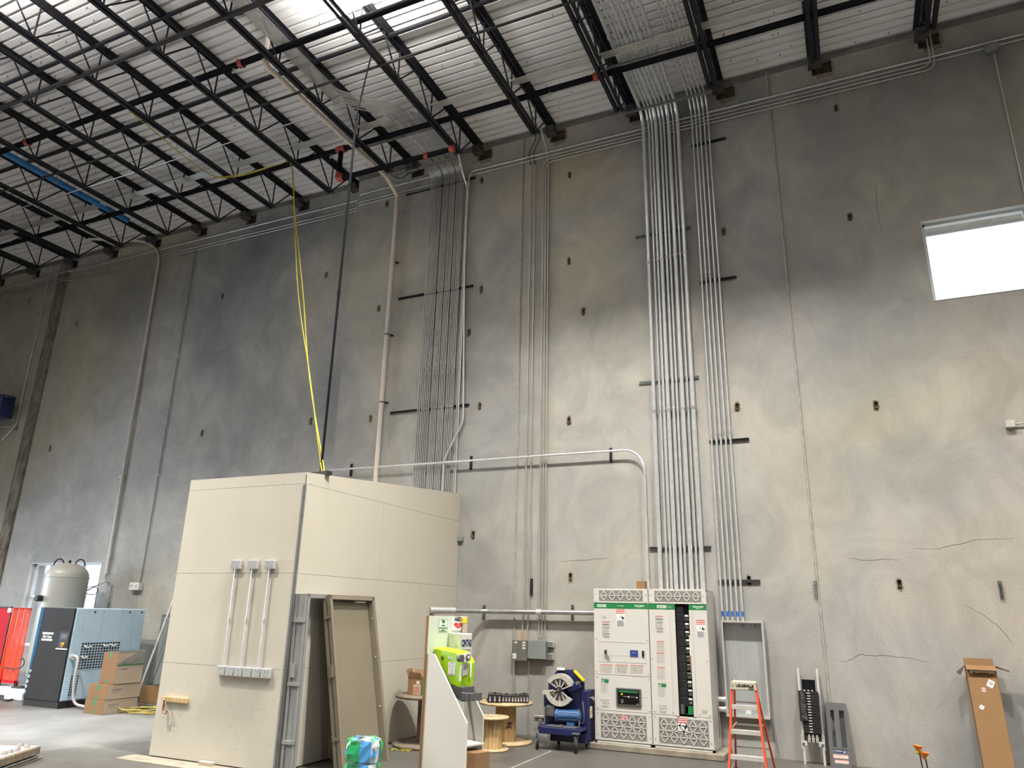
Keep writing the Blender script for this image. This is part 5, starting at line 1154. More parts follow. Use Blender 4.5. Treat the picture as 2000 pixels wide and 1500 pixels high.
# carton on the left reel
t = thing('open_carton', 'open brown carton with a green side label on the dark reel', 'box', (-6.5, -1.95, .75), .25)
m = MB(); th = .004; a, b, h = .21, .15, .25
m.box(-a, a, -b, -b + th, 0, h); m.build('front', 'board', t, 0, True); m = MB(); m.box(-a, a, b - th, b, 0, h); m.box(-a, -a + th, -b, b, 0, h); m.box(a - th, a, -b, b, 0, h); m.box(-a, a, -b, b, 0, th); m.build('walls', 'board', t, 0, True)
for nm, pts in (('left_flap', [(-a, -b, h), (-a, b, h), (-a - .04, b, h + .13), (-a - .04, -b, h + .13)]), ('back_flap', [(-a, b, h), (a, b, h), (a, b + .05, h + .11), (-a, b + .05, h + .11)]), ('front_flap', [(-a, -b, h), (.02, -b, h), (.0, -b - .02, h + .08), (-a + .02, -b - .02, h + .10)])):
    m = MB(); v = [Vector(p) for p in pts]; m.slab(v, (v[1] - v[0]).cross(v[2] - v[0]).normalized() * .004); m.build(nm, 'boardin', t, 0, True)
m = MB(); m.box(.02, a - .002, -b - .001, -b, .005, h - .01, 0); m.box(-.12, -.0, -b - .001, -b, .01, .16, 1); m.box(-.07, -.02, -b - .0012, -b - .001, .17, .21, 2)
for k in range(3): m.box(-.11 + .035 * k, -.095 + .035 * k, -b - .0015, -b - .001, .02, .13, 3)
m.build('printed_label', ['green', 'cartonpale', 'paper', 'red'], t, 0, True)
m = MB(); r3 = random.Random(4)
for k in range(14):
    p = Vector((-6.75 + r3.uniform(-.2, .35), -2.42 + r3.uniform(-.05, .05), .006)); m.tube([p, p + Vector((r3.uniform(-.08, .08), r3.uniform(-.05, .05), .012)), p + Vector((r3.uniform(-.12, .12), r3.uniform(-.08, .05), .0))], .006, n=5)
stuff(tag(m.build('wire_scraps', 'rope'), 'yellow wire scraps on the floor at the dark reel', 'debris'))

# ================================================================== BLUE CONDUIT BENDER
by = -1.0
def PX(px, py, y): x, z = Wl(px, py, -y); return Vector((x, y, z))
t = thing('conduit_bender', 'navy blue electric conduit bender on casters beside the switchboard', 'machine', (-4.45, -1.0, 0))
yP = -.86
poly = [(1071, 1330), (1089, 1308), (1118, 1308), (1140, 1333), (1142, 1432), (1063, 1432), (1062, 1353), (1071, 1353)]
m = MB(); m.slab([PX(a, b, yP) for a, b in poly], (0, .05, 0)); m.build('back_plate', 'navy', t, .004)
m = MB(); A = PX(1137, 1333, yP); Bq = PX(1139, 1435, yP); m.box(A.x - .01, A.x + .10, yP - .02, -.52, .12, .86); m.build('side_cabinet', 'navy', t, .008)
m = MB(); m.box(A.x + .101, A.x + .103, -.78, -.66, .45, .62); m.box(A.x + .101, A.x + .104, -.76, -.68, .52, .56, 1); m.build('rating_label', ['paper', 'yellow'], t)
m = MB(); m.cyl((A.x + .1, -.74, .74), (A.x + .15, -.74, .74), .03, 0, 10); m.build('knob', 'chrome', t)
m = MB(); a, b = PX(1122, 1310, yP - .03), PX(1141, 1330, yP - .03); m.bar(a, b, .03, .06, (0, 1, 0)); m.build('yellow_chart', 'yellow', t); m = MB(); a, b = PX(1088, 1306, yP - .02), PX(1103, 1306.5, yP - .02); m.bar(a, b, .04, .012, (0, 1, 0)); m.build('paper_note', 'paper', t)
c = PX(1094.5, 1347, yP - .10); Rr = .245
def arcring(a0, a1, r0, r1, y0, y1, n=22, mat='cast', nm='shoe_rim'):
    q = MB(); vs = []
    for k in range(n + 1):
        th = a0 + (a1 - a0) * k / n
        for rr, yy in ((r0, y0), (r1, y0), (r1, y1), (r0, y1)): vs.append((c.x + rr * math.cos(th), yy, c.z + rr * math.sin(th)))
    fs = []
    for k in range(n):
        for j in range(4): fs.append((k * 4 + j, k * 4 + (j + 1) % 4, (k + 1) * 4 + (j + 1) % 4, (k + 1) * 4 + j))
    fs += [(3, 2, 1, 0), (n * 4, n * 4 + 1, n * 4 + 2, n * 4 + 3)]; q.add(vs, fs); return q.build(nm, mat, t)
arcring(math.radians(18), math.radians(150), .17, Rr, c.y - .06, c.y + .06); arcring(math.radians(195), math.radians(325), .17, Rr, c.y - .06, c.y + .06)
arcring(math.radians(25), math.radians(145), .10, .19, c.y + .01, c.y + .03, 18, 'cast', 'shoe_web'); arcring(math.radians(200), math.radians(320), .10, .19, c.y + .01, c.y + .03, 18, 'cast', 'shoe_web')
for dg in (20, 55, 85, 115, 148, 198, 240, 272, 300, 322):
    a = math.radians(dg); m = MB(); m.bar((c.x + .04 * math.cos(a), c.y - .03, c.z + .04 * math.sin(a)), (c.x + .2 * math.cos(a), c.y - .03, c.z + .2 * math.sin(a)), .018, .04, (0, 1, 0)); m.build('spoke', 'cast', t)
m = MB(); m.cyl((c.x, c.y - .08, c.z), (c.x, yP, c.z), .05, 0, 8); m.build('hub', 'blackm', t); m = MB(); m.cyl((c.x, c.y - .10, c.z), (c.x, c.y - .08, c.z), .022, 0, 8); m.build('hub_nut', 'chrome', t)
m = MB(); e = PX(1072, 1353, yP - .1); m.bar(e + Vector((-.09, 0, 0)), e + Vector((.1, 0, .03)), .10, .06); m.build('hook_block', 'cast', t)
m = MB(); e = PX(1124, 1341, yP - .08); m.bar(e + Vector((-.10, 0, -.03)), e + Vector((.08, 0, .04)), .11, .09); m.cyl(e + Vector((.05, -.07, .06)), e + Vector((.05, .07, .06)), .03, 1, 10); m.build('roller_arm', ['navy', 'chrome'], t, 0)
x0, z1 = Wl(1066, 1377, -(yP - .12)); x1, z0 = Wl(1085, 1401, -(yP - .12)); m = MB(); m.box(x0, x1, yP - .14, yP, z0, z1); m.build('gearbox', 'greyp', t, .02)
a, b = PX(1089, 1397, yP - .13), PX(1130, 1399, yP - .13)
m = MB(); m.cyl(a, b, .085, 0, 20); m.cyl(a - Vector((.01, 0, 0)), a + Vector((.02, 0, 0)), .10, 0, 20); m.cyl(b, b + Vector((.035, 0, 0)), .088, 0, 20, .06)
for k in range(10):
    th = 2 * PI * k / 10; v = Vector((0, math.cos(th), math.sin(th))) * .088; m.bar(a + v + Vector((.05, 0, 0)), b + v, .008, .01, v)
m.build('motor', 'motor', t); m = MB(); mid = a.lerp(b, .62); m.box(mid.x - .05, mid.x + .08, mid.y - .06, mid.y + .06, mid.z - .17, mid.z - .08); m.build('terminal_box', 'motor', t, .008)
m = MB(); m.tube(catmull([b + Vector((.02, 0, -.10)), b + Vector((.09, -.02, -.08)), b + Vector((.10, -.03, .05)), b + Vector((.07, 0, .22))]), .011, n=7); m.build('motor_cable', 'greyp', t)
fx0, fx1 = -4.80, -4.10
m = MB(); m.box(fx0, fx1, -1.24, -.84, .290, .335); m.box(fx0 + .02, fx1 - .02, -1.245, -1.19, .235, .335); m.build('base_frame', 'navy', t, .006)
m = MB(); m.box(fx0 + .12, fx1 - .08, -1.20, -1.0, .335, .347); m.box(-4.47, -4.40, -1.18, -1.12, .347, .37); m.build('tray', 'greyp', t, .004)
m = MB(); m.box(fx0 + .1, fx1, -.95, -.52, .10, .24); m.build('rear_base', 'navy', t)
for px in (1064, 1131): a = PX(px, 1410, yP - .16); m = MB(); m.cyl((a.x, a.y, .28), (a.x, a.y, .60), .012, 0, 8); m.build('post', 'chrome', t)
m = MB(); m.cyl((fx0 + .15, -1.15, .03), (fx0 + .15, -1.15, .24), .012, 0, 8); m.build('leveling_leg', 'chrome', t)
for k, (wx_, wy_) in enumerate(((-4.81, -1.22), (-4.17, -1.24), (-4.68, -.62), (-4.2, -.60))):
    m = MB(); r = .115; m.lathe([(.03, -.018), (r - .01, -.018), (r, -.01), (r, .01), (r - .01, .018), (.03, .018)], (wx_, wy_, r), 0, 24, (1, .55, 0)); o = m.build('caster_wheel', 'rubber', t)
    m = MB(); ax = Vector((1, .55, 0)).normalized(); p = Vector((wx_, wy_, r)); m.cyl(p - ax * .022, p + ax * .022, .04, 0, 14); m.build('wheel_hub', 'chrome', o)
    m = MB()
    for s in (-1, 1): m.bar(p + ax * .028 * s, p + ax * .028 * s + Vector((.0, .035, .155)), .028, .006, ax)
    m.box(wx_ - .05, wx_ + .05, wy_ - .02, wy_ + .08, .262, .29); m.build('caster_fork', 'chrome', t)

# ================================================================== FIRST AID / EYEWASH STAND
sr = Vector((.868, .497, 0)); tw = Vector((.497, -.868, 0)); aa = math.radians(50)
Pd = (sr * math.cos(aa) + tw * math.sin(aa)); Bd = (sr * math.sin(aa) - tw * math.cos(aa)); Zd = Vector((0, 0, 1))
g0 = FL(820.5, 1543); O = Vector((g0.x, g0.y, 0))
def onN(px, py, b=0.0): return onpl(px, py, O + Bd * b, Bd)      # on a side panel plane
def onB(px, py, p=0.0): return onpl(px, py, O + Pd * p, Pd)      # on the back board plane
t = thing('first_aid_stand', 'white board stand with sloped side panels holding the green eyewash station', 'stand', tuple(O))
def flr(p): return Vector((p.x, p.y, max(p.z, 0)))
fp = [onN(831, 1276), onN(848, 1277), onN(911.5, 1412), onN(910, 1499)]
fl0 = Vector((fp[3].x, fp[3].y, 0)); bk = Vector((fp[0].x, fp[0].y, 0)); bk = O.copy()
m = MB(); m.slab([fp[0], fp[1], fp[2], Vector((fp[2].x, fp[2].y, 0)), Vector((fp[0].x, fp[0].y, 0))], Bd * .018); m.build('near_side_panel', 'white2', t)
bF = .66
q = [onN(927, 1358, bF), onN(945.5, 1398, bF)]
top2 = onN(905, 1310, bF)
base2 = O + Bd * bF + Pd * .05
m = MB(); m.slab([top2 , q[0], q[1], Vector((q[1].x, q[1].y, 0)), Vector((base2.x, base2.y, 0)), Vector((base2.x, base2.y, top2.z))], -Bd * .018); m.build('far_side_panel', 'white', t)
d0 = (fp[0] - O).dot(Pd)
bl = onB(838, 1205, d0 + .03); br = onB(913, 1206, d0 + .03)
bw = (br - bl).dot(Bd); zt_ = max(bl.z, br.z) + .015
B0 = Vector((bl.x, bl.y, 0))
m = MB(); m.slab([B0, B0 + Bd * bw, B0 + Bd * bw + Zd * zt_, B0 + Zd * zt_], -Pd * .018, 0); m.build('back_board', 'mintw', t)
m = MB(); m.slab([B0 - Pd * .019 - Bd * .025, B0 - Pd * .019, B0 - Pd * .019 + Zd * zt_, B0 - Pd * .019 - Bd * .025 + Zd * zt_], Pd * .018, 0); m.build('edge_strip', 'board', t)
sh0 = .52
fpd = (fp[2] - O).dot(Pd)
for z, nm, dp_ in ((.50, 'shelf', .40), (.03, 'bottom_shelf', .34)):
    a = O + Bd * .02 + Pd * (d0 + .06); m = MB(); m.slab([a + Zd * z, a + Zd * z + Bd * (bF - .05), a + Zd * z + Bd * (bF - .05) + Pd * dp_, a + Zd * z + Pd * dp_], -Zd * .018); m.build(nm, 'white', t)
def signrect(p0, p1, off=.003):             # px rect on the back board -> local frame
    a, b = onB(*p0, d0 + .03 + off), onB(*p1, d0 + .03 + off); w = (b - a).dot(Bd); return a, w, a.z - b.z
a, w, h = signrect((857, 1209), (874, 1233))
sg = thing('eyewash_sign', 'white eyewash sign with green pictograms on the stand board', 'sign', tuple(a))
S = lambda u, v, n=0.0: a + Bd * (w * u) - Zd * (h * v) + Pd * n
def srect(m, u0, v0, u1, v1, n, mi): m.slab([S(u0, v1, n), S(u1, v1, n), S(u1, v0, n), S(u0, v0, n)], Pd * -.0015, mi)
m = MB(); srect(m, 0, 0, 1, 1, .003, 0)
for u0, v0, u1, v1 in ((.04, .03, .96, .05), (.04, .95, .96, .97), (.04, .03, .07, .97), (.93, .03, .96, .97)): srect(m, u0, v0, u1, v1, .004, 1)
m.build('sheet', ['paper', 'green'], sg)
m = MB(); m.slab([S(.5 + .18 * math.cos(k * PI / 8), .2 + .12 * math.sin(k * PI / 8), .005) for k in range(16)], -Pd * .001); m.slab([S(.5 + .24 * math.cos(k * PI / 8), .48 + .10 * math.sin(k * PI / 8), .005) for k in range(0, 9)], -Pd * .001); m.slab([S(.28, .95, .005), S(.72, .95, .005), S(.5, .83, .005)], -Pd * .001); m.build('pictogram', 'green', sg)
text('EYE WASH', w * .17, S(.5, .73, .006), Bd, Zd, 'green', sg, bold=.02)
a, w, h = signrect((884, 1207), (905, 1232)); a1, w1, h1 = a, w, h
sg = thing('aed_sign', 'white AED sign with a red heart on the stand board', 'sign', tuple(a))
m = MB(); srect(m, -.05, -.03, 1.1, 1.0, .003, 0); m.build('sheet', 'paper', sg)
heart = []
for k in range(28):
    th = 2 * PI * k / 28; hx = 16 * math.sin(th) ** 3; hy = 13 * math.cos(th) - 5 * math.cos(2 * th) - 2 * math.cos(3 * th) - math.cos(4 * th); heart.append((.5 + hx / 16 * .40, .57 - hy / 17 * .30))
m = MB(); m.slab([S(u, v, .005) for u, v in heart], -Pd * .001); m.build('red_heart', 'red', sg)
m = MB(); m.slab([S(.48, .45, .007), S(.53, .45, .007), S(.51, .56, .007), S(.54, .56, .007), S(.49, .70, .007), S(.50, .60, .007), S(.465, .60, .007)], -Pd * .001); m.build('bolt_mark', 'paper', sg)
text('AED', w * .34, S(.48, .09, .006), Bd, Zd, 'black', sg, depth=.0008, bold=.03)
m = MB(); srect(m, .05, .92, .95, .95, .004, 0); m.build('caption_line', 'ink', sg)
# white first-aid cabinet on the far half of the board
a_, b_ = onB(876, 1236, d0 + .04), onB(900, 1300, d0 + .04); cw = .205; cz1 = a_.z; cz0 = cz1 - .50; cdep = .23
cb = Vector((a_.x, a_.y, 0))
tc_ = thing('first_aid_cabinet', 'white first-aid cabinet with a dark company name on its face', 'cabinet', (cb.x, cb.y, cz0))
m = MB(); m.slab([cb + Zd * cz0, cb + Bd * cw + Zd * cz0, cb + Bd * cw + Zd * cz1, cb + Zd * cz1], Pd * cdep); m.build('body', 'white', tc_, .004)
m = MB(); c0 = cb + Pd * (cdep + .001) + Zd * (cz0 + .01) + Bd * .01; m.slab([c0, c0 + Bd * (cw - .02), c0 + Bd * (cw - .02) + Zd * (cz1 - cz0 - .02), c0 + Zd * (cz1 - cz0 - .02)], Pd * .006); m.build('door', 'white', tc_, .002)
text('CiNTAS', .115, cb + Pd * (cdep + .009) + Bd * (cw * .5) + Zd * (cz1 - .12), Bd, Zd, 'navy', tc_, sx=.43, bold=.03)
text('FIRST AID & SAFETY', .03, cb + Pd * (cdep + .009) + Bd * (cw * .5) + Zd * (cz1 - .20), Bd, Zd, 'ink', tc_, sx=.58)
# yellow-capped cup holder
tt = thing('bottle_holder', 'clear holder with a bright yellow cap above the first-aid cabinet', 'holder', tuple(cb + Bd * (cw * .55) + Zd * cz1))
p = onB(909.5, 1213, d0 + .09); p2 = onB(907, 1232, d0 + .09); hh = .028
m = MB(); m.slab([p + Bd * -.03 + Zd * .045, p + Bd * .03 + Zd * .045, p + Bd * .03 - Zd * .03, p - Bd * .03 - Zd * .03], -Pd * .04); m.build('yellow_cap', 'yellow', tt, .006)
m = MB(); m.slab([p + Bd * -.028 - Zd * .03, p + Bd * .028 - Zd * .03, Vector((p.x, p.y, cz1)) + Bd * .028, Vector((p.x, p.y, cz1)) - Bd * .028], -Pd * .035); m.build('tube', 'cartonpale', tt, .004)
# lime eyewash tank with its dark tray
tt = thing('eyewash_station', 'lime green eyewash tank with a dark grey basin on the white stand', 'eyewash', tuple(O + Bd * .3 + Pd * .4 + Zd * .5))
lb0, lb1 = .09, .29
N0 = lambda px, py, b=lb0: onN(px, py, b)
tp = [N0(844, 1268), N0(889, 1273.5), N0(899, 1283), N0(900, 1338), N0(878, 1338)]
pz = [Vector(v) for v in tp]
side = [N0(844, 1268), N0(850, 1263.5), N0(892, 1272), N0(897, 1279), N0(906, 1292), N0(901, 1348), N0(879, 1338), N0(846, 1276)]
m = MB(); m.slab(side, Bd * (lb1 - lb0)); m.build('tank', 'lime', tt, .022)
m = MB(); c1 = N0(864, 1285, lb0 - .002); m.cyl(c1, c1 - Bd * .006, .024, 0, 16); m.build('port', 'greyp', tt)
def stk(px0, py0, px1, py1, rows, nm, bgm='paper'):
    a, b = N0(px0, py0, lb0 - .003), N0(px1, py1, lb0 - .003); w = (b - a).dot(Pd); h = a.z - b.z; m = MB(); mats = [bgm]
    Q = lambda u, v, n=0: a + Pd * (w * u) - Zd * (h * v) - Bd * n
    m.slab([Q(0, 1), Q(1, 1), Q(1, 0), Q(0, 0)], Bd * .001, 0)
    for v0, v1, u0, u1, mm in rows:
        if mm not in mats: mats.append(mm)
        m.slab([Q(u0, v1, .001), Q(u1, v1, .001), Q(u1, v0, .001), Q(u0, v0, .001)], Bd * .0005, mats.index(mm))
    m.build(nm, mats, tt)
stk(875.5, 1292.5, 888.5, 1320, [(.04, .09, .35, .75, 'ink'), (.14, .18, .3, .9, 'inkl'), (.3, .35, .15, .4, 'ink'), (.3, .35, .6, .85, 'ink'), (.36, .85, .47, .53, 'inkl'), (.90, .95, .1, .9, 'ink')], 'instruction_label')
stk(876, 1282.5, 884, 1287.5, [(.3, .7, .15, .85, 'ink')], 'small_label')
# front (faces the +Pd side)
pf = max((v - O).dot(Pd) for v in side) + .004
def onF(px, py): return onpl(px, py, O + Pd * pf, Pd)
def fstk(pts, nm, mat, n=.004):
    m = MB(); m.slab([onF(*q) + Pd * n for q in pts], -Pd * n); return m.build(nm, mat, tt)
fstk([(902, 1277), (915, 1275), (915, 1291), (904, 1293)], 'nozzle_panel', 'paper', .03)
f1 = onF(899, 1286); m = MB(); m.cyl(f1 - Pd * .02, f1 + Pd * .03, .042, 0, 16); m.build('valve_knob', 'greyp', tt)
f1 = onF(910.5, 1283); m = MB(); m.cyl(f1 - Pd * .0, f1 + Pd * .045, .035, 0, 16); m.cyl(f1 + Pd * .045, f1 + Pd * .048, .018, 1, 12); m.build('nozzle_cap', ['greyp', 'paper'], tt)
fstk([(898, 1301), (902, 1299), (900, 1330), (896.5, 1331)], 'side_strip_label', 'paper'); fstk([(904, 1297), (914, 1294), (913, 1317), (903.5, 1320)], 'spec_label', 'paperg'); fstk([(905, 1301), (914, 1298), (914, 1305), (905, 1308)], 'spec_header', 'ink', .006)
fstk([(918, 1294), (921.5, 1293), (920, 1322), (917, 1324)], 'far_strip_label', 'paper')
zb1 = N0(879, 1338).z
base = O + Bd * (lb0 - .0) + Pd * ((N0(879, 1338) - O).dot(Pd))
L2 = (N0(903, 1350) - O).dot(Pd) - (base - O).dot(Pd)
m = MB(); m.slab([base + Zd * zb1, base + Pd * L2 + Zd * zb1, base + Pd * L2 + Zd * (zb1 - .17), base + Zd * (zb1 - .10)], Bd * (lb1 - lb0)); m.build('base_tray', 'greyp', tt, .008)
bs = base + Pd * L2 + Bd * (-.0) + Zd * (zb1 - .06)
m = MB(); wN, dN = lb1 - lb0, .12
m.slab([bs - Zd * .09, bs + Bd * wN - Zd * .09, bs + Bd * wN + Pd * dN - Zd * .07, bs + Pd * dN - Zd * .07], Zd * .012)
for u, v in (((0, 0), (0, 1)), ((0, 1), (1, 1)), ((1, 1), (1, 0))):
    a, b = bs + Bd * (wN * u[0]) + Pd * (dN * u[1]), bs + Bd * (wN * v[0]) + Pd * (dN * v[1]); m.bar(a - Zd * .045, b - Zd * .045, .03, .09)
m.build('basin', 'greyp', tt, .006)
# carton on the bottom of the stand
m = MB(); a = O + Bd * .12 + Pd * (d0 + .30) + Zd * .03
t = thing('carton', 'brown carton inside the bottom of the white stand', 'box', tuple(a)); m.slab([a, a + Bd * .46, a + Bd * .46 + Pd * .30, a + Pd * .30], Zd * .40); m.build('body', 'board', t, .004)
m = MB(); b = a + Pd * .301 + Zd * .21; m.slab([b, b + Bd * .46, b + Bd * .46 + Zd * .19, b + Zd * .19], Pd * .004); m.build('front_flap', 'boardin', t)

# ================================================================== COMPRESSOR AND TANK (far left)
cx0, cx1, cy0, cy1, ch = -15.90, -14.82, -2.17, -.45, 1.93
t = thing('air_compressor', 'tall graphite and blue-grey air compressor cabinet at far left', 'compressor', ((cx0 + cx1) / 2, (cy0 + cy1) / 2, 0))
m = MB(); m.box(cx0, cx1, cy0 + .04, cy1, .13, ch); m.build('body', 'steelblue', t, .01)
m = MB(); m.box(cx0 - .0, cx1, cy0 + .012, cy1, 0, .13); m.build('plinth', 'graphite', t, .005)
m = MB(); m.box(cx0, cx1 - .01, cy0, cy0 + .04, .13, ch); m.build('front_door', 'graphite', t, .006)
m = MB(); m.slab([(cx0 - .004, cy0 - .004, .14), (cx0 + .02, cy0 - .004, .14), (cx0 + .06, cy0 - .004, .95), (cx0 + .085, cy0 - .004, .98), (cx0 + .10, cy0 - .004, ch), (cx0 - .004, cy0 - .004, ch)], (0, .006, 0)); m.build('blue_edge_strip', 'azure', t)
yq = cy0 - .003
def cpt(px, py): x, z = Wl(px, py, -cy0); return x, z
x0, z1 = cpt(84, 1235); x1, _ = cpt(105, 1235)
for py0, py1 in ((1235, 1239), (1247.5, 1251.5)):
    _, a = cpt(95, py0); _, b = cpt(95, py1); m = MB(); m.box(x0, x1, yq, cy0, b, a); m.build('logo_bar', 'paper', t)
_, a = cpt(95, 1243.2); text('Atlas Copco', .072, ((x0 + x1) / 2, yq - .001, a), (1, 0, 0), (.0, 0, 1), 'paper', t, sx=.80, bold=.02)
x0, z1 = cpt(118, 1233); x1, z0 = cpt(131, 1267); m = MB(); m.box(x0, x1, yq - .006, cy0, z0, z1); o = m.build('control_panel', 'blackm', t, .004)
m = MB(); w, h = x1 - x0, z1 - z0; m.box(x0 + w * .2, x0 + w * .85, yq - .009, yq - .006, z0 + h * .55, z0 + h * .85, 0); m.build('control_display', 'screen', o); m = MB(); m.cyl((x0 + w * .55, yq - .03, z0 + h * .22), (x0 + w * .55, yq, z0 + h * .22), .045, 0, 14); m.cyl((x0 + w * .55, yq - .045, z0 + h * .22), (x0 + w * .55, yq - .03, z0 + h * .22), .028, 1, 12); m.build('stop_button', ['yellow', 'red'], o)
m = MB(); m.box(x0 - .02, x1 + .02, yq - .015, cy0, z0 - .02, z0); m.build('panel_lip', 'alu', o)
for k in range(5): m = MB(); m.lathe([(.018, 0), (.032, 0), (.032, .003), (.018, .003), (.018, 0)], (cx0 + .015 + .011 * k, cy0 - .005, .26 + .10 * k), 0, 14, (0, -1, 0)); m.build('ring_mark', 'paper', t)
text('SMART VSD', .05, (cx0 + .065, cy0 - .006, .82), (.06, 0, 1), (-1, 0, 0), 'paper', t) if False else None
m = MB(); m.cyl((cx0 + .42, cy0 - .004, ch - .06), (cx0 + .42, cy0, ch - .06), .02, 0, 10); m.build('door_lock', 'blackm', t)
# side panels facing the hall
sx_ = cx1
yb_ = [cy0 + .05, -1.93, -1.50, -1.04, -.72, cy1]
for k in range(5):
    m = MB(); m.box(sx_, sx_ + .012, yb_[k] + .006, yb_[k + 1] - .006, .15 if k != 9 else .15, ch - .01); m.build('side_panel', 'steelblue', t, .003)
m = MB(); y0, y1 = -1.90, -.98; zg0, zg1 = .72, 1.25
for k in range(15): yy = y0 + (y1 - y0) * k / 14; m.box(sx_ + .013, sx_ + .018, yy - .008, yy + .008, zg0, zg1, 0)
for k in range(11): zz = zg0 + (zg1 - zg0) * k / 10; m.box(sx_ + .013, sx_ + .018, y0, y1, zz - .008, zz + .008, 0)
m.box(sx_ + .0122, sx_ + .0128, y0, y1, zg0, zg1, 1); m.build('air_grille', ['steelblue', 'blackm'], t)
m = MB(); y0, y1 = -2.00, -1.82; zg0, zg1 = .22, .62
for k in range(5): yy = y0 + (y1 - y0) * k / 4; m.box(sx_ + .013, sx_ + .018, yy - .006, yy + .006, zg0, zg1, 0)
for k in range(9): zz = zg0 + (zg1 - zg0) * k / 8; m.box(sx_ + .013, sx_ + .018, y0, y1, zz - .006, zz + .006, 0)
m.box(sx_ + .0122, sx_ + .0128, y0, y1, zg0, zg1, 1); m.build('lower_grille', ['steelblue', 'blackm'], t)
for yy in (-1.72, -.86, -.55): m = MB(); m.cyl((sx_ + .012, yy, ch - .07), (sx_ + .018, yy, ch - .07), .02, 0, 10); m.build('panel_lock', 'blackm', t)
for yy, z in ((-1.82, 1.18), (-1.4, 1.2), (-1.22, 1.2), (-1.86, .98)):
    m = MB(); m.tube(catmull([(sx_ + .02, yy, z), (sx_ + .08, yy + .03, z - .03), (sx_ + .06, yy + .12, z - .01)]), .016, n=7); m.build('foam_scrap', 'paper', t)
m = MB(); m.tube(catmull([(sx_ + .01, -2.05, .98), (sx_ + .12, -2.05, .99), (sx_ + .19, -2.04, .90), (sx_ + .17, -2.02, .5), (sx_ + .22, -1.98, .14), (sx_ + .42, -1.9, .05), (sx_ + .9, -1.8, .04)]), .027, n=10)
tag(m.build('flex_conduit', 'paperg'), 'grey flexible conduit looping from the compressor side to the floor', 'conduit')
m = MB(); m.cyl((sx_ + .0, -2.05, .98), (sx_ + .06, -2.05, .98), .06, 0, 12)
m.build('cable_gland', 'galv', t)
tx, ty, tr = -17.35, -.72, .48
t = thing('air_tank', 'tall grey-green air receiver tank behind the compressor', 'tank', (tx, ty, 0))
hs, hd = 2.62, .34
prof = [(.0, .30), (.30, .34), (.44, .42), (tr, .56), (tr, hs)] + [(tr * math.cos(k * PI / 16), hs + hd * math.sin(k * PI / 16)) for k in range(1, 9)]
m = MB(); m.lathe(prof, (tx, ty, 0), 0, 40); m.build('shell', 'tank', t)
m = MB(); m.lathe([(tr, hs - .02), (tr + .006, hs - .01), (tr + .006, hs + .01), (tr, hs + .02)], (tx, ty, 0), 0, 40); m.build('weld_seam', 'tank', t)
for a in (0.5, 2.6, 4.7): m = MB(); m.box(tx + .4 * math.cos(a) - .05, tx + .4 * math.cos(a) + .05, ty + .4 * math.sin(a) - .05, ty + .4 * math.sin(a) + .05, 0, .5); m.build('leg', 'tank', t)
for s in (-1, 1):
    o_ = Vector((tx + .25 * s * .9, ty + .25 * s * .45, hs + hd * .82)); m = MB(); m.tube([o_ + Vector((.11 * math.cos(a), .05 * math.cos(a), .15 * math.sin(a))) for a in [PI * k / 10 for k in range(11)]], .016, n=7); m.build('lifting_lug', 'graphite', t)
m = MB(); m.cyl((tx, ty, hs + hd - .02), (tx, ty, hs + hd + .06), .03, 0, 10); m.build('top_port', 'graphite', t)
d = (CAM - Vector((tx, ty, 2))); d.z = 0; d.normalize(); s_ = Zd.cross(d)
pp = Vector((tx, ty, 2.12)) - s_ * .42 + d * .22; m = MB(); m.cyl(pp, pp + (d * .5 - s_ * .8).normalized() * .14, .07, 0, 12); m.build('side_port', 'blackm', t)
vz = 2.33; va = Vector((tx, ty, vz)) + s_ * .56 + d * .2; m = MB(); m.tube([va, Vector((-17.12, LW - .06, 2.50))], .02, n=8) if False else None
yvp = -.30; m = MB(); m.tube(fillet([(tx + .55, ty + .1, vz), (tx + .9, ty + .15, vz + .02), (-17.12 + .9, LW - .08, vz + .05)], .1, 3), .018, n=8)
m = MB(); e0 = Vector((tx, ty, vz)) + (s_ * .48); e1 = Vector((-17.05, LW - .07, 2.58)); m.tube([e0, e1], .02, n=8); m.build('outlet_pipe', 'pvcw', t)
m = MB(); m.tube([e0 + s_ * .1 + Vector((.09 * math.cos(a) * s_.y, .0, .10 * math.sin(a))) + s_ * .0 + d * .0 + s_ * (.09 * math.cos(a)) for a in [2 * PI * k / 14 for k in range(14)]], .012, n=6, closed=True); m.build('valve_wheel', 'motor', t)
m = MB(); m.tube(fillet([(-17.12, LW - .06, 2.76), (-17.12, LW - .06, 2.60), (-16.85, LW - .06, 2.50), (-16.85, LW - .06, 1.2)], .06, 3), .016, n=8); tag(m.build('air_drop_pipe', 'strut'), 'thin grey pipe dropping below the white pipe at the left window', 'pipe')
# red welding screen
t = thing('welding_screen', 'dark red opaque welding screen panel at the far left edge', 'screen', (-19.2, -1.3, 0))
def wp(px, py, y): x, z = Wl(px, py, -y); return Vector((x, y, z))
ys_ = -1.2
m = MB(); m.slab([wp(-40, 1187, ys_), wp(24, 1187, ys_), wp(1, 1333, ys_), wp(-60, 1333, ys_)], (0, .02, 0)); m.build('panel', 'redpanel', t)
m = MB(); a, b = wp(24, 1186, ys_), wp(1, 1335, ys_); m.bar(a, Vector((a.x, ys_, 0)), .03, .03); m.bar(wp(-40, 1186, ys_), a, .03, .03); m.build('frame', 'blackm', t)
m = MB(); m.box(a.x - .10, a.x + .02, ys_ - .03, ys_, a.z - .12, a.z - .02); m.build('hinge', 'paper', t)
t = thing('welding_curtain', 'translucent orange-red welding curtain left of the compressor', 'screen', (-18, -1.2, 0)); ns = 6
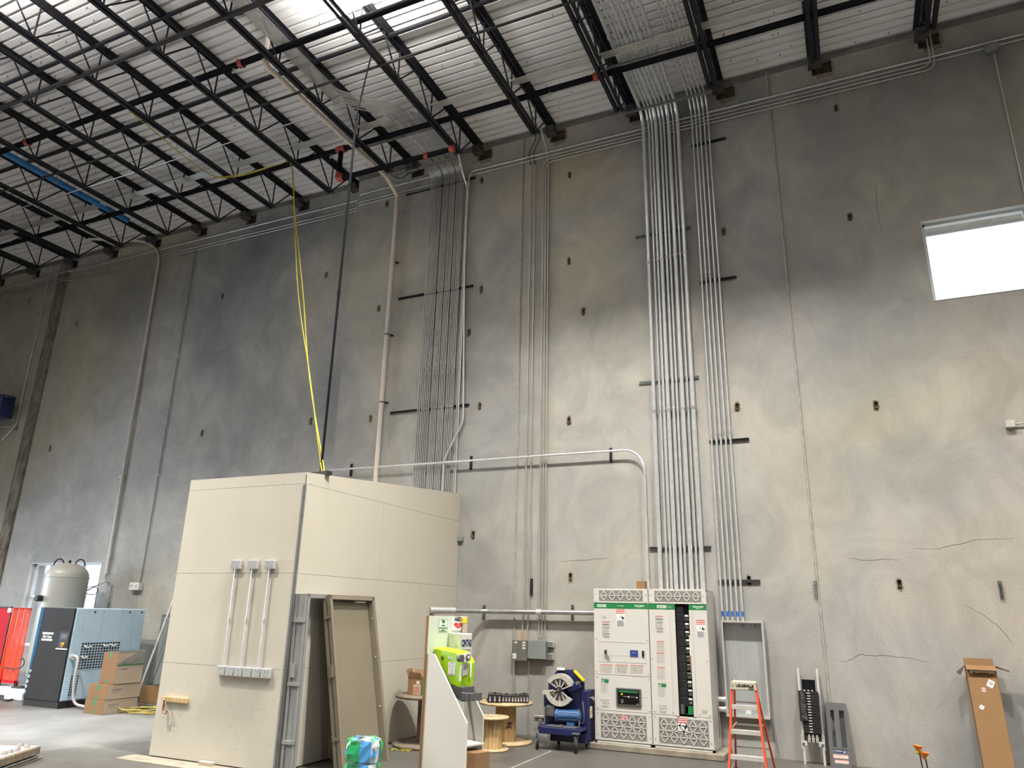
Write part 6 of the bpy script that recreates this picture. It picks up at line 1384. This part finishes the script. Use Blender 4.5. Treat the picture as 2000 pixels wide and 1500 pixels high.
tl, tr_ = wp(27, 1188, ys_ + .02), wp(62, 1189, ys_ + .02); zb_c = .30
for k in range(ns):
    m = MB(); xa, xb = tl.x + (tr_.x - tl.x) * k / ns, tl.x + (tr_.x - tl.x) * (k + 1) / ns; q = 5; vs = []
    for i in range(q + 1):
        f = i / q; vs += [(xa + (xb - xa) * f, ys_ + .02 + .05 * math.sin(f * PI) * (1 if k % 2 else -1), zb_c), (xa + (xb - xa) * f, ys_ + .02 + .05 * math.sin(f * PI) * (1 if k % 2 else -1), tl.z)]
    m.add(vs, [(2 * i, 2 * i + 2, 2 * i + 3, 2 * i + 1) for i in range(q)], 0, True); m.build('curtain_strip', 'redfilm', t)
m = MB(); m.box(tl.x - .02, tr_.x + .02, ys_ + .0, ys_ + .04, zb_c - .06, zb_c); m.build('bottom_rail', 'redpanel', t); m = MB(); m.tube([tl, tr_], .015, n=8); m.build('top_rail', 'redpanel', t)
m = MB(); m.box(tr_.x - .05, tr_.x + .0, ys_ + .0, ys_ + .06, 0, zb_c); m.box(tl.x, tl.x + .05, ys_ + .0, ys_ + .06, 0, zb_c); m.build('foot', 'blackm', t)
m = MB(); b = wp(45, 1300, ys_ - .06); m.tube(catmull([wp(5, 1303, ys_ - .05), wp(22, 1306, ys_ - .05), wp(38, 1305, ys_ - .06), wp(47, 1296, ys_ - .06), wp(45, 1286, ys_ - .06), wp(39, 1289, ys_ - .06)]), .012, n=6); tag(m.build('cable', 'blackm'), 'black cable looped across the orange-red curtain', 'cable')
p = FL(8, 1362); m = MB(); m.box(p.x - .9, p.x + .9, p.y - .2, p.y + .9, 0, .16); t = thing('floor_carton', 'flat white carton on the floor under the red welding screen', 'box', tuple(p)); m.build('body', 'paper', t, .01)
m = MB(); m.box(p.x - .9, p.x + .3, p.y - .21, p.y - .2, .02, .08); m.build('side_band', 'blackm', t)
p = FL(35, 1358); m = MB(); m.box(p.x - .12, p.x + .25, p.y - .14, p.y + .1, 0, .20); tag(m.build('pump_unit', 'blackm', None, .03), 'small black pump unit on the floor left of the compressor', 'pump')
m = MB(); m.tube(catmull([FL(0, 1364, .02), FL(15, 1368, .02), FL(28, 1364, .02), FL(38, 1360, .03)]), .018, n=6); tag(m.build('hose', 'blackm'), 'black hose lying on the floor before the red screen', 'hose')
# cartons beside the compressor
GB = 'cartons beside the compressor'
def carton(label_, x0, x1, y0, y1, z0, h, mats=('board', 'cartonpale'), tape=True, rz_=0.0, group=GB):
    t = thing('carton', label_, 'box', ((x0 + x1) / 2, (y0 + y1) / 2, z0), rz_, group); a, b = (x1 - x0) / 2, (y1 - y0) / 2
    m = MB(); m.box(-a, a, -b, b, 0, h); m.build('body', mats[0], t, .004, True)
    m = MB(); m.box(a, a + .002, -b + .005, b - .005, .005, h - .005); m.build('side_sheet', mats[1], t, 0, True)
    if tape:
        m = MB(); m.box(-.03, .03, -b - .002, -b, h - .10, h + .001); m.box(-.03, .03, -b - .002, -b, 0, .07); m.build('green_tape', 'green', t, 0, True)
        m = MB(); m.box(a + .002, a + .003, -b + .1, -b + .32, h * .60, h * .68); m.box(a + .002, a + .003, -b + .1, -b + .25, h * .45, h * .50); m.build('print_line', 'ink', t, 0, True)
    return t
bx0, bx1, by0, by1 = -13.90, -13.36, -2.27, -1.52
carton('lower brown carton of the stack beside the compressor, on the floor', bx0, bx1, by0, by1, 0, .26)
carton('second brown carton of the stack beside the compressor, above the lowest', bx0 + .01, bx1 + .01, by0 + .01, by1 + .02, .262, .27)
tq = carton('upright carton with green tape on top of the carton stack', bx0 + .14, bx1 + .03, by0 + .12, by1 - .02, .534, .58)
m = MB(); m.slab([(.20, -.31, .585), (.20, .31, .60), (-.1, .31, .62), (-.1, -.31, .60)], (0, 0, .006)); m.slab([(.205, -.31, .60), (.215, .31, .61), (.225, .30, .34), (.215, -.30, .33)], (.004, 0, 0)); tq2 = m.build('draped_plastic', 'bubble', tq, 0, True)
m = MB(); m.slab([(.218, -.30, .335), (.228, .30, .345), (.228, .30, .365), (.218, -.30, .355)], (.004, 0, 0)); m.build('green_edge', 'green', tq, 0, True)
m = MB(); m.box(.205, .208, .0, .03, .02, .33); m.build('tape_seam', 'paper', tq, 0, True)
carton('low open carton with white packing behind the carton stack', -14.45, -13.80, -.55, .0, 0, .34, ('board', 'cartonpale'), False)
m = MB(); r6 = random.Random(9)
for k in range(8): x, y = r6.uniform(-14.35, -13.9), r6.uniform(-.5, -.05); m.slab([(x - .12, y - .09, .345), (x + .12, y - .05, .36), (x + .10, y + .09, .40), (x - .1, y + .07, .37)], (.02, 0, .03))
tag(m.build('packing_film', 'bubble'), 'crumpled white packing film on the low open carton', 'packing')
carton('pale carton on the floor at the drywall room corner', -13.2, -12.6, -.5, -.02, 0, .52, ('cartonpale', 'board'), False)
# leaning white pole, grey cabinet behind
a, b = wp(337, 1176, -.55), wp(268, 1345, -.55); b.z = .03
m = MB(); m.tube([a + (a - b).normalized() * .6, b], .022, n=8); tag(m.build('white_pole', 'paper'), 'long white pole leaning behind the drywall room', 'pole')
x0, z1 = Wl(318, 1200, .4); m = MB(); t = thing('grey_cabinet', 'dark grey electrical cabinet half hidden behind the drywall room', 'cabinet', (x0, -.2, 0)); m.box(x0 - .05, x0 + .7, -.38, LW - .005, .0, z1); m.build('body', 'slate', t, .01); m = MB(); m.box(x0, x0 + .65, -.39, -.38, .1, z1 - .05); m.build('door', 'greypaint', t, .004)
# yellow hose coil
c = FL(275, 1391); m = MB()
for k in range(4):
    r = .42 - .045 * (k % 3); z = .02 + .022 * k; off = Vector((r3.uniform(-.06, .06), r3.uniform(-.06, .06), 0))
    m.tube([Vector((c.x, c.y, z)) + off + Vector((r * 1.15 * math.cos(2 * PI * i / 28), r * .8 * math.sin(2 * PI * i / 28), .012 * math.sin(5 * i))) for i in range(28)], .013, n=7, closed=True)
m.tube(catmull([Vector((c.x - .45, c.y, .02)), Vector((c.x - .1, c.y - .12, .09)), Vector((c.x + .3, c.y + .05, .10)), Vector((c.x + .55, c.y + .3, .03)), Vector((c.x + .9, c.y + .45, .02))]), .013, n=7)
tag(m.build('hose_coil', 'yellowcord'), 'coiled yellow hose on the floor left of the drywall room', 'hose')
m = MB(); m.tube(catmull([Vector((c.x - .2, c.y + .1, .10)), Vector((c.x, c.y + .02, .13)), Vector((c.x + .2, c.y + .08, .12))]), .022, n=7); tag(m.build('cord_bundle', 'greyp'), 'grey cord bundle tangled in the yellow hose coil', 'cord')
# sheet stack in the bottom left corner
a = FL(80, 1458, .16); b = FL(0, 1484, .16); dd = (b - a).normalized(); nn = Vector((-dd.y, dd.x, 0)); nn = nn if nn.dot(Vector((-1, 0, 0))) > 0 else -nn
for k, (z0, z1, mt, o, nm) in enumerate(((.0, .018, 'framet', .10, 'lowest pale sheet'), (.03, .05, 'greypaint', .03, 'middle grey sheet'), (.07, .16, 'oldwood', 0, 'top dark-edged board with plaster lumps'))):
    p = Vector((a.x, a.y, 0)) - dd * o; m = MB(); m.slab([p + Zd * z0, p + dd * 2.6 + Zd * z0, p + dd * 2.6 + nn * 1.0 + Zd * z0, p + nn * 1.0 + Zd * z0], Zd * (z1 - z0)); t = thing('sheet_board', '%s of the sheet stack in the bottom left corner' % nm, 'board', tuple(p), 0, 'sheet stack'); m.build('sheet', mt, t, .004)
    if k == 2:
        m = MB(); q = p + nn * .02 + dd * .02 + Zd * z1; m.slab([q, q + dd * 2.5, q + dd * 2.5 + nn * .9, q + nn * .9], Zd * .012); m.build('plaster_face', 'cartonpale', t)
        m = MB()
        for i in range(14): c2 = q + dd * (.05 + .12 * i) + nn * random.uniform(.03, .3); m.lathe([(.0, .05), (.03, .04), (.045, .0)], c2 + Zd * .01, 0, 7)
        stuff(m.build('plaster_lumps', 'ink', t))
# blue machine corner at the left edge of the wall
x1, z1 = Wl(10, 768, .5); x0, z0 = Wl(-30, 800, .5)
t = thing('wall_heater', 'blue wall-mounted unit at the left edge of the picture', 'heater', ((x0 + x1) / 2, -.3, z0)); m = MB(); m.box(x0 - .6, x1 - .1, -.5, LW - .3, z0 - .25, z1); m.box(x1 - .1, x1, -.45, -.25, z1 - .12, z1 - .02); m.build('housing', 'navy', t, .02); m = MB(); m.box(x0 - .3, x0 + .2, LW - .3, LW - .01, z0 - .1, z0 + .0); m.build('bracket', 'blackm', t)
m = MB(); p0 = Wl(33, 830, -.17); m.tube(catmull([(p0[0], LW - .03, p0[1]), (p0[0] - .5, LW - .05, p0[1] - .02), (p0[0] - 1.5, LW - .06, p0[1] + .15)]), .010, n=6); tag(m.build('cable', 'paper'), 'thin pale cable running to the blue wall-mounted unit', 'cable')
# black cable hanging near the beige pipe
m = MB(); pts = [on(1, -.3, *q) for q in ((762, 338), (772, 346), (785, 348), (798, 338), (812, 325), (835, 318))]; m.tube(catmull(pts), .012, n=6); tag(m.build('cable', 'blackm'), 'black cable sagging at the wall top between beige pipe and dense conduits', 'cable')
flush_texts()
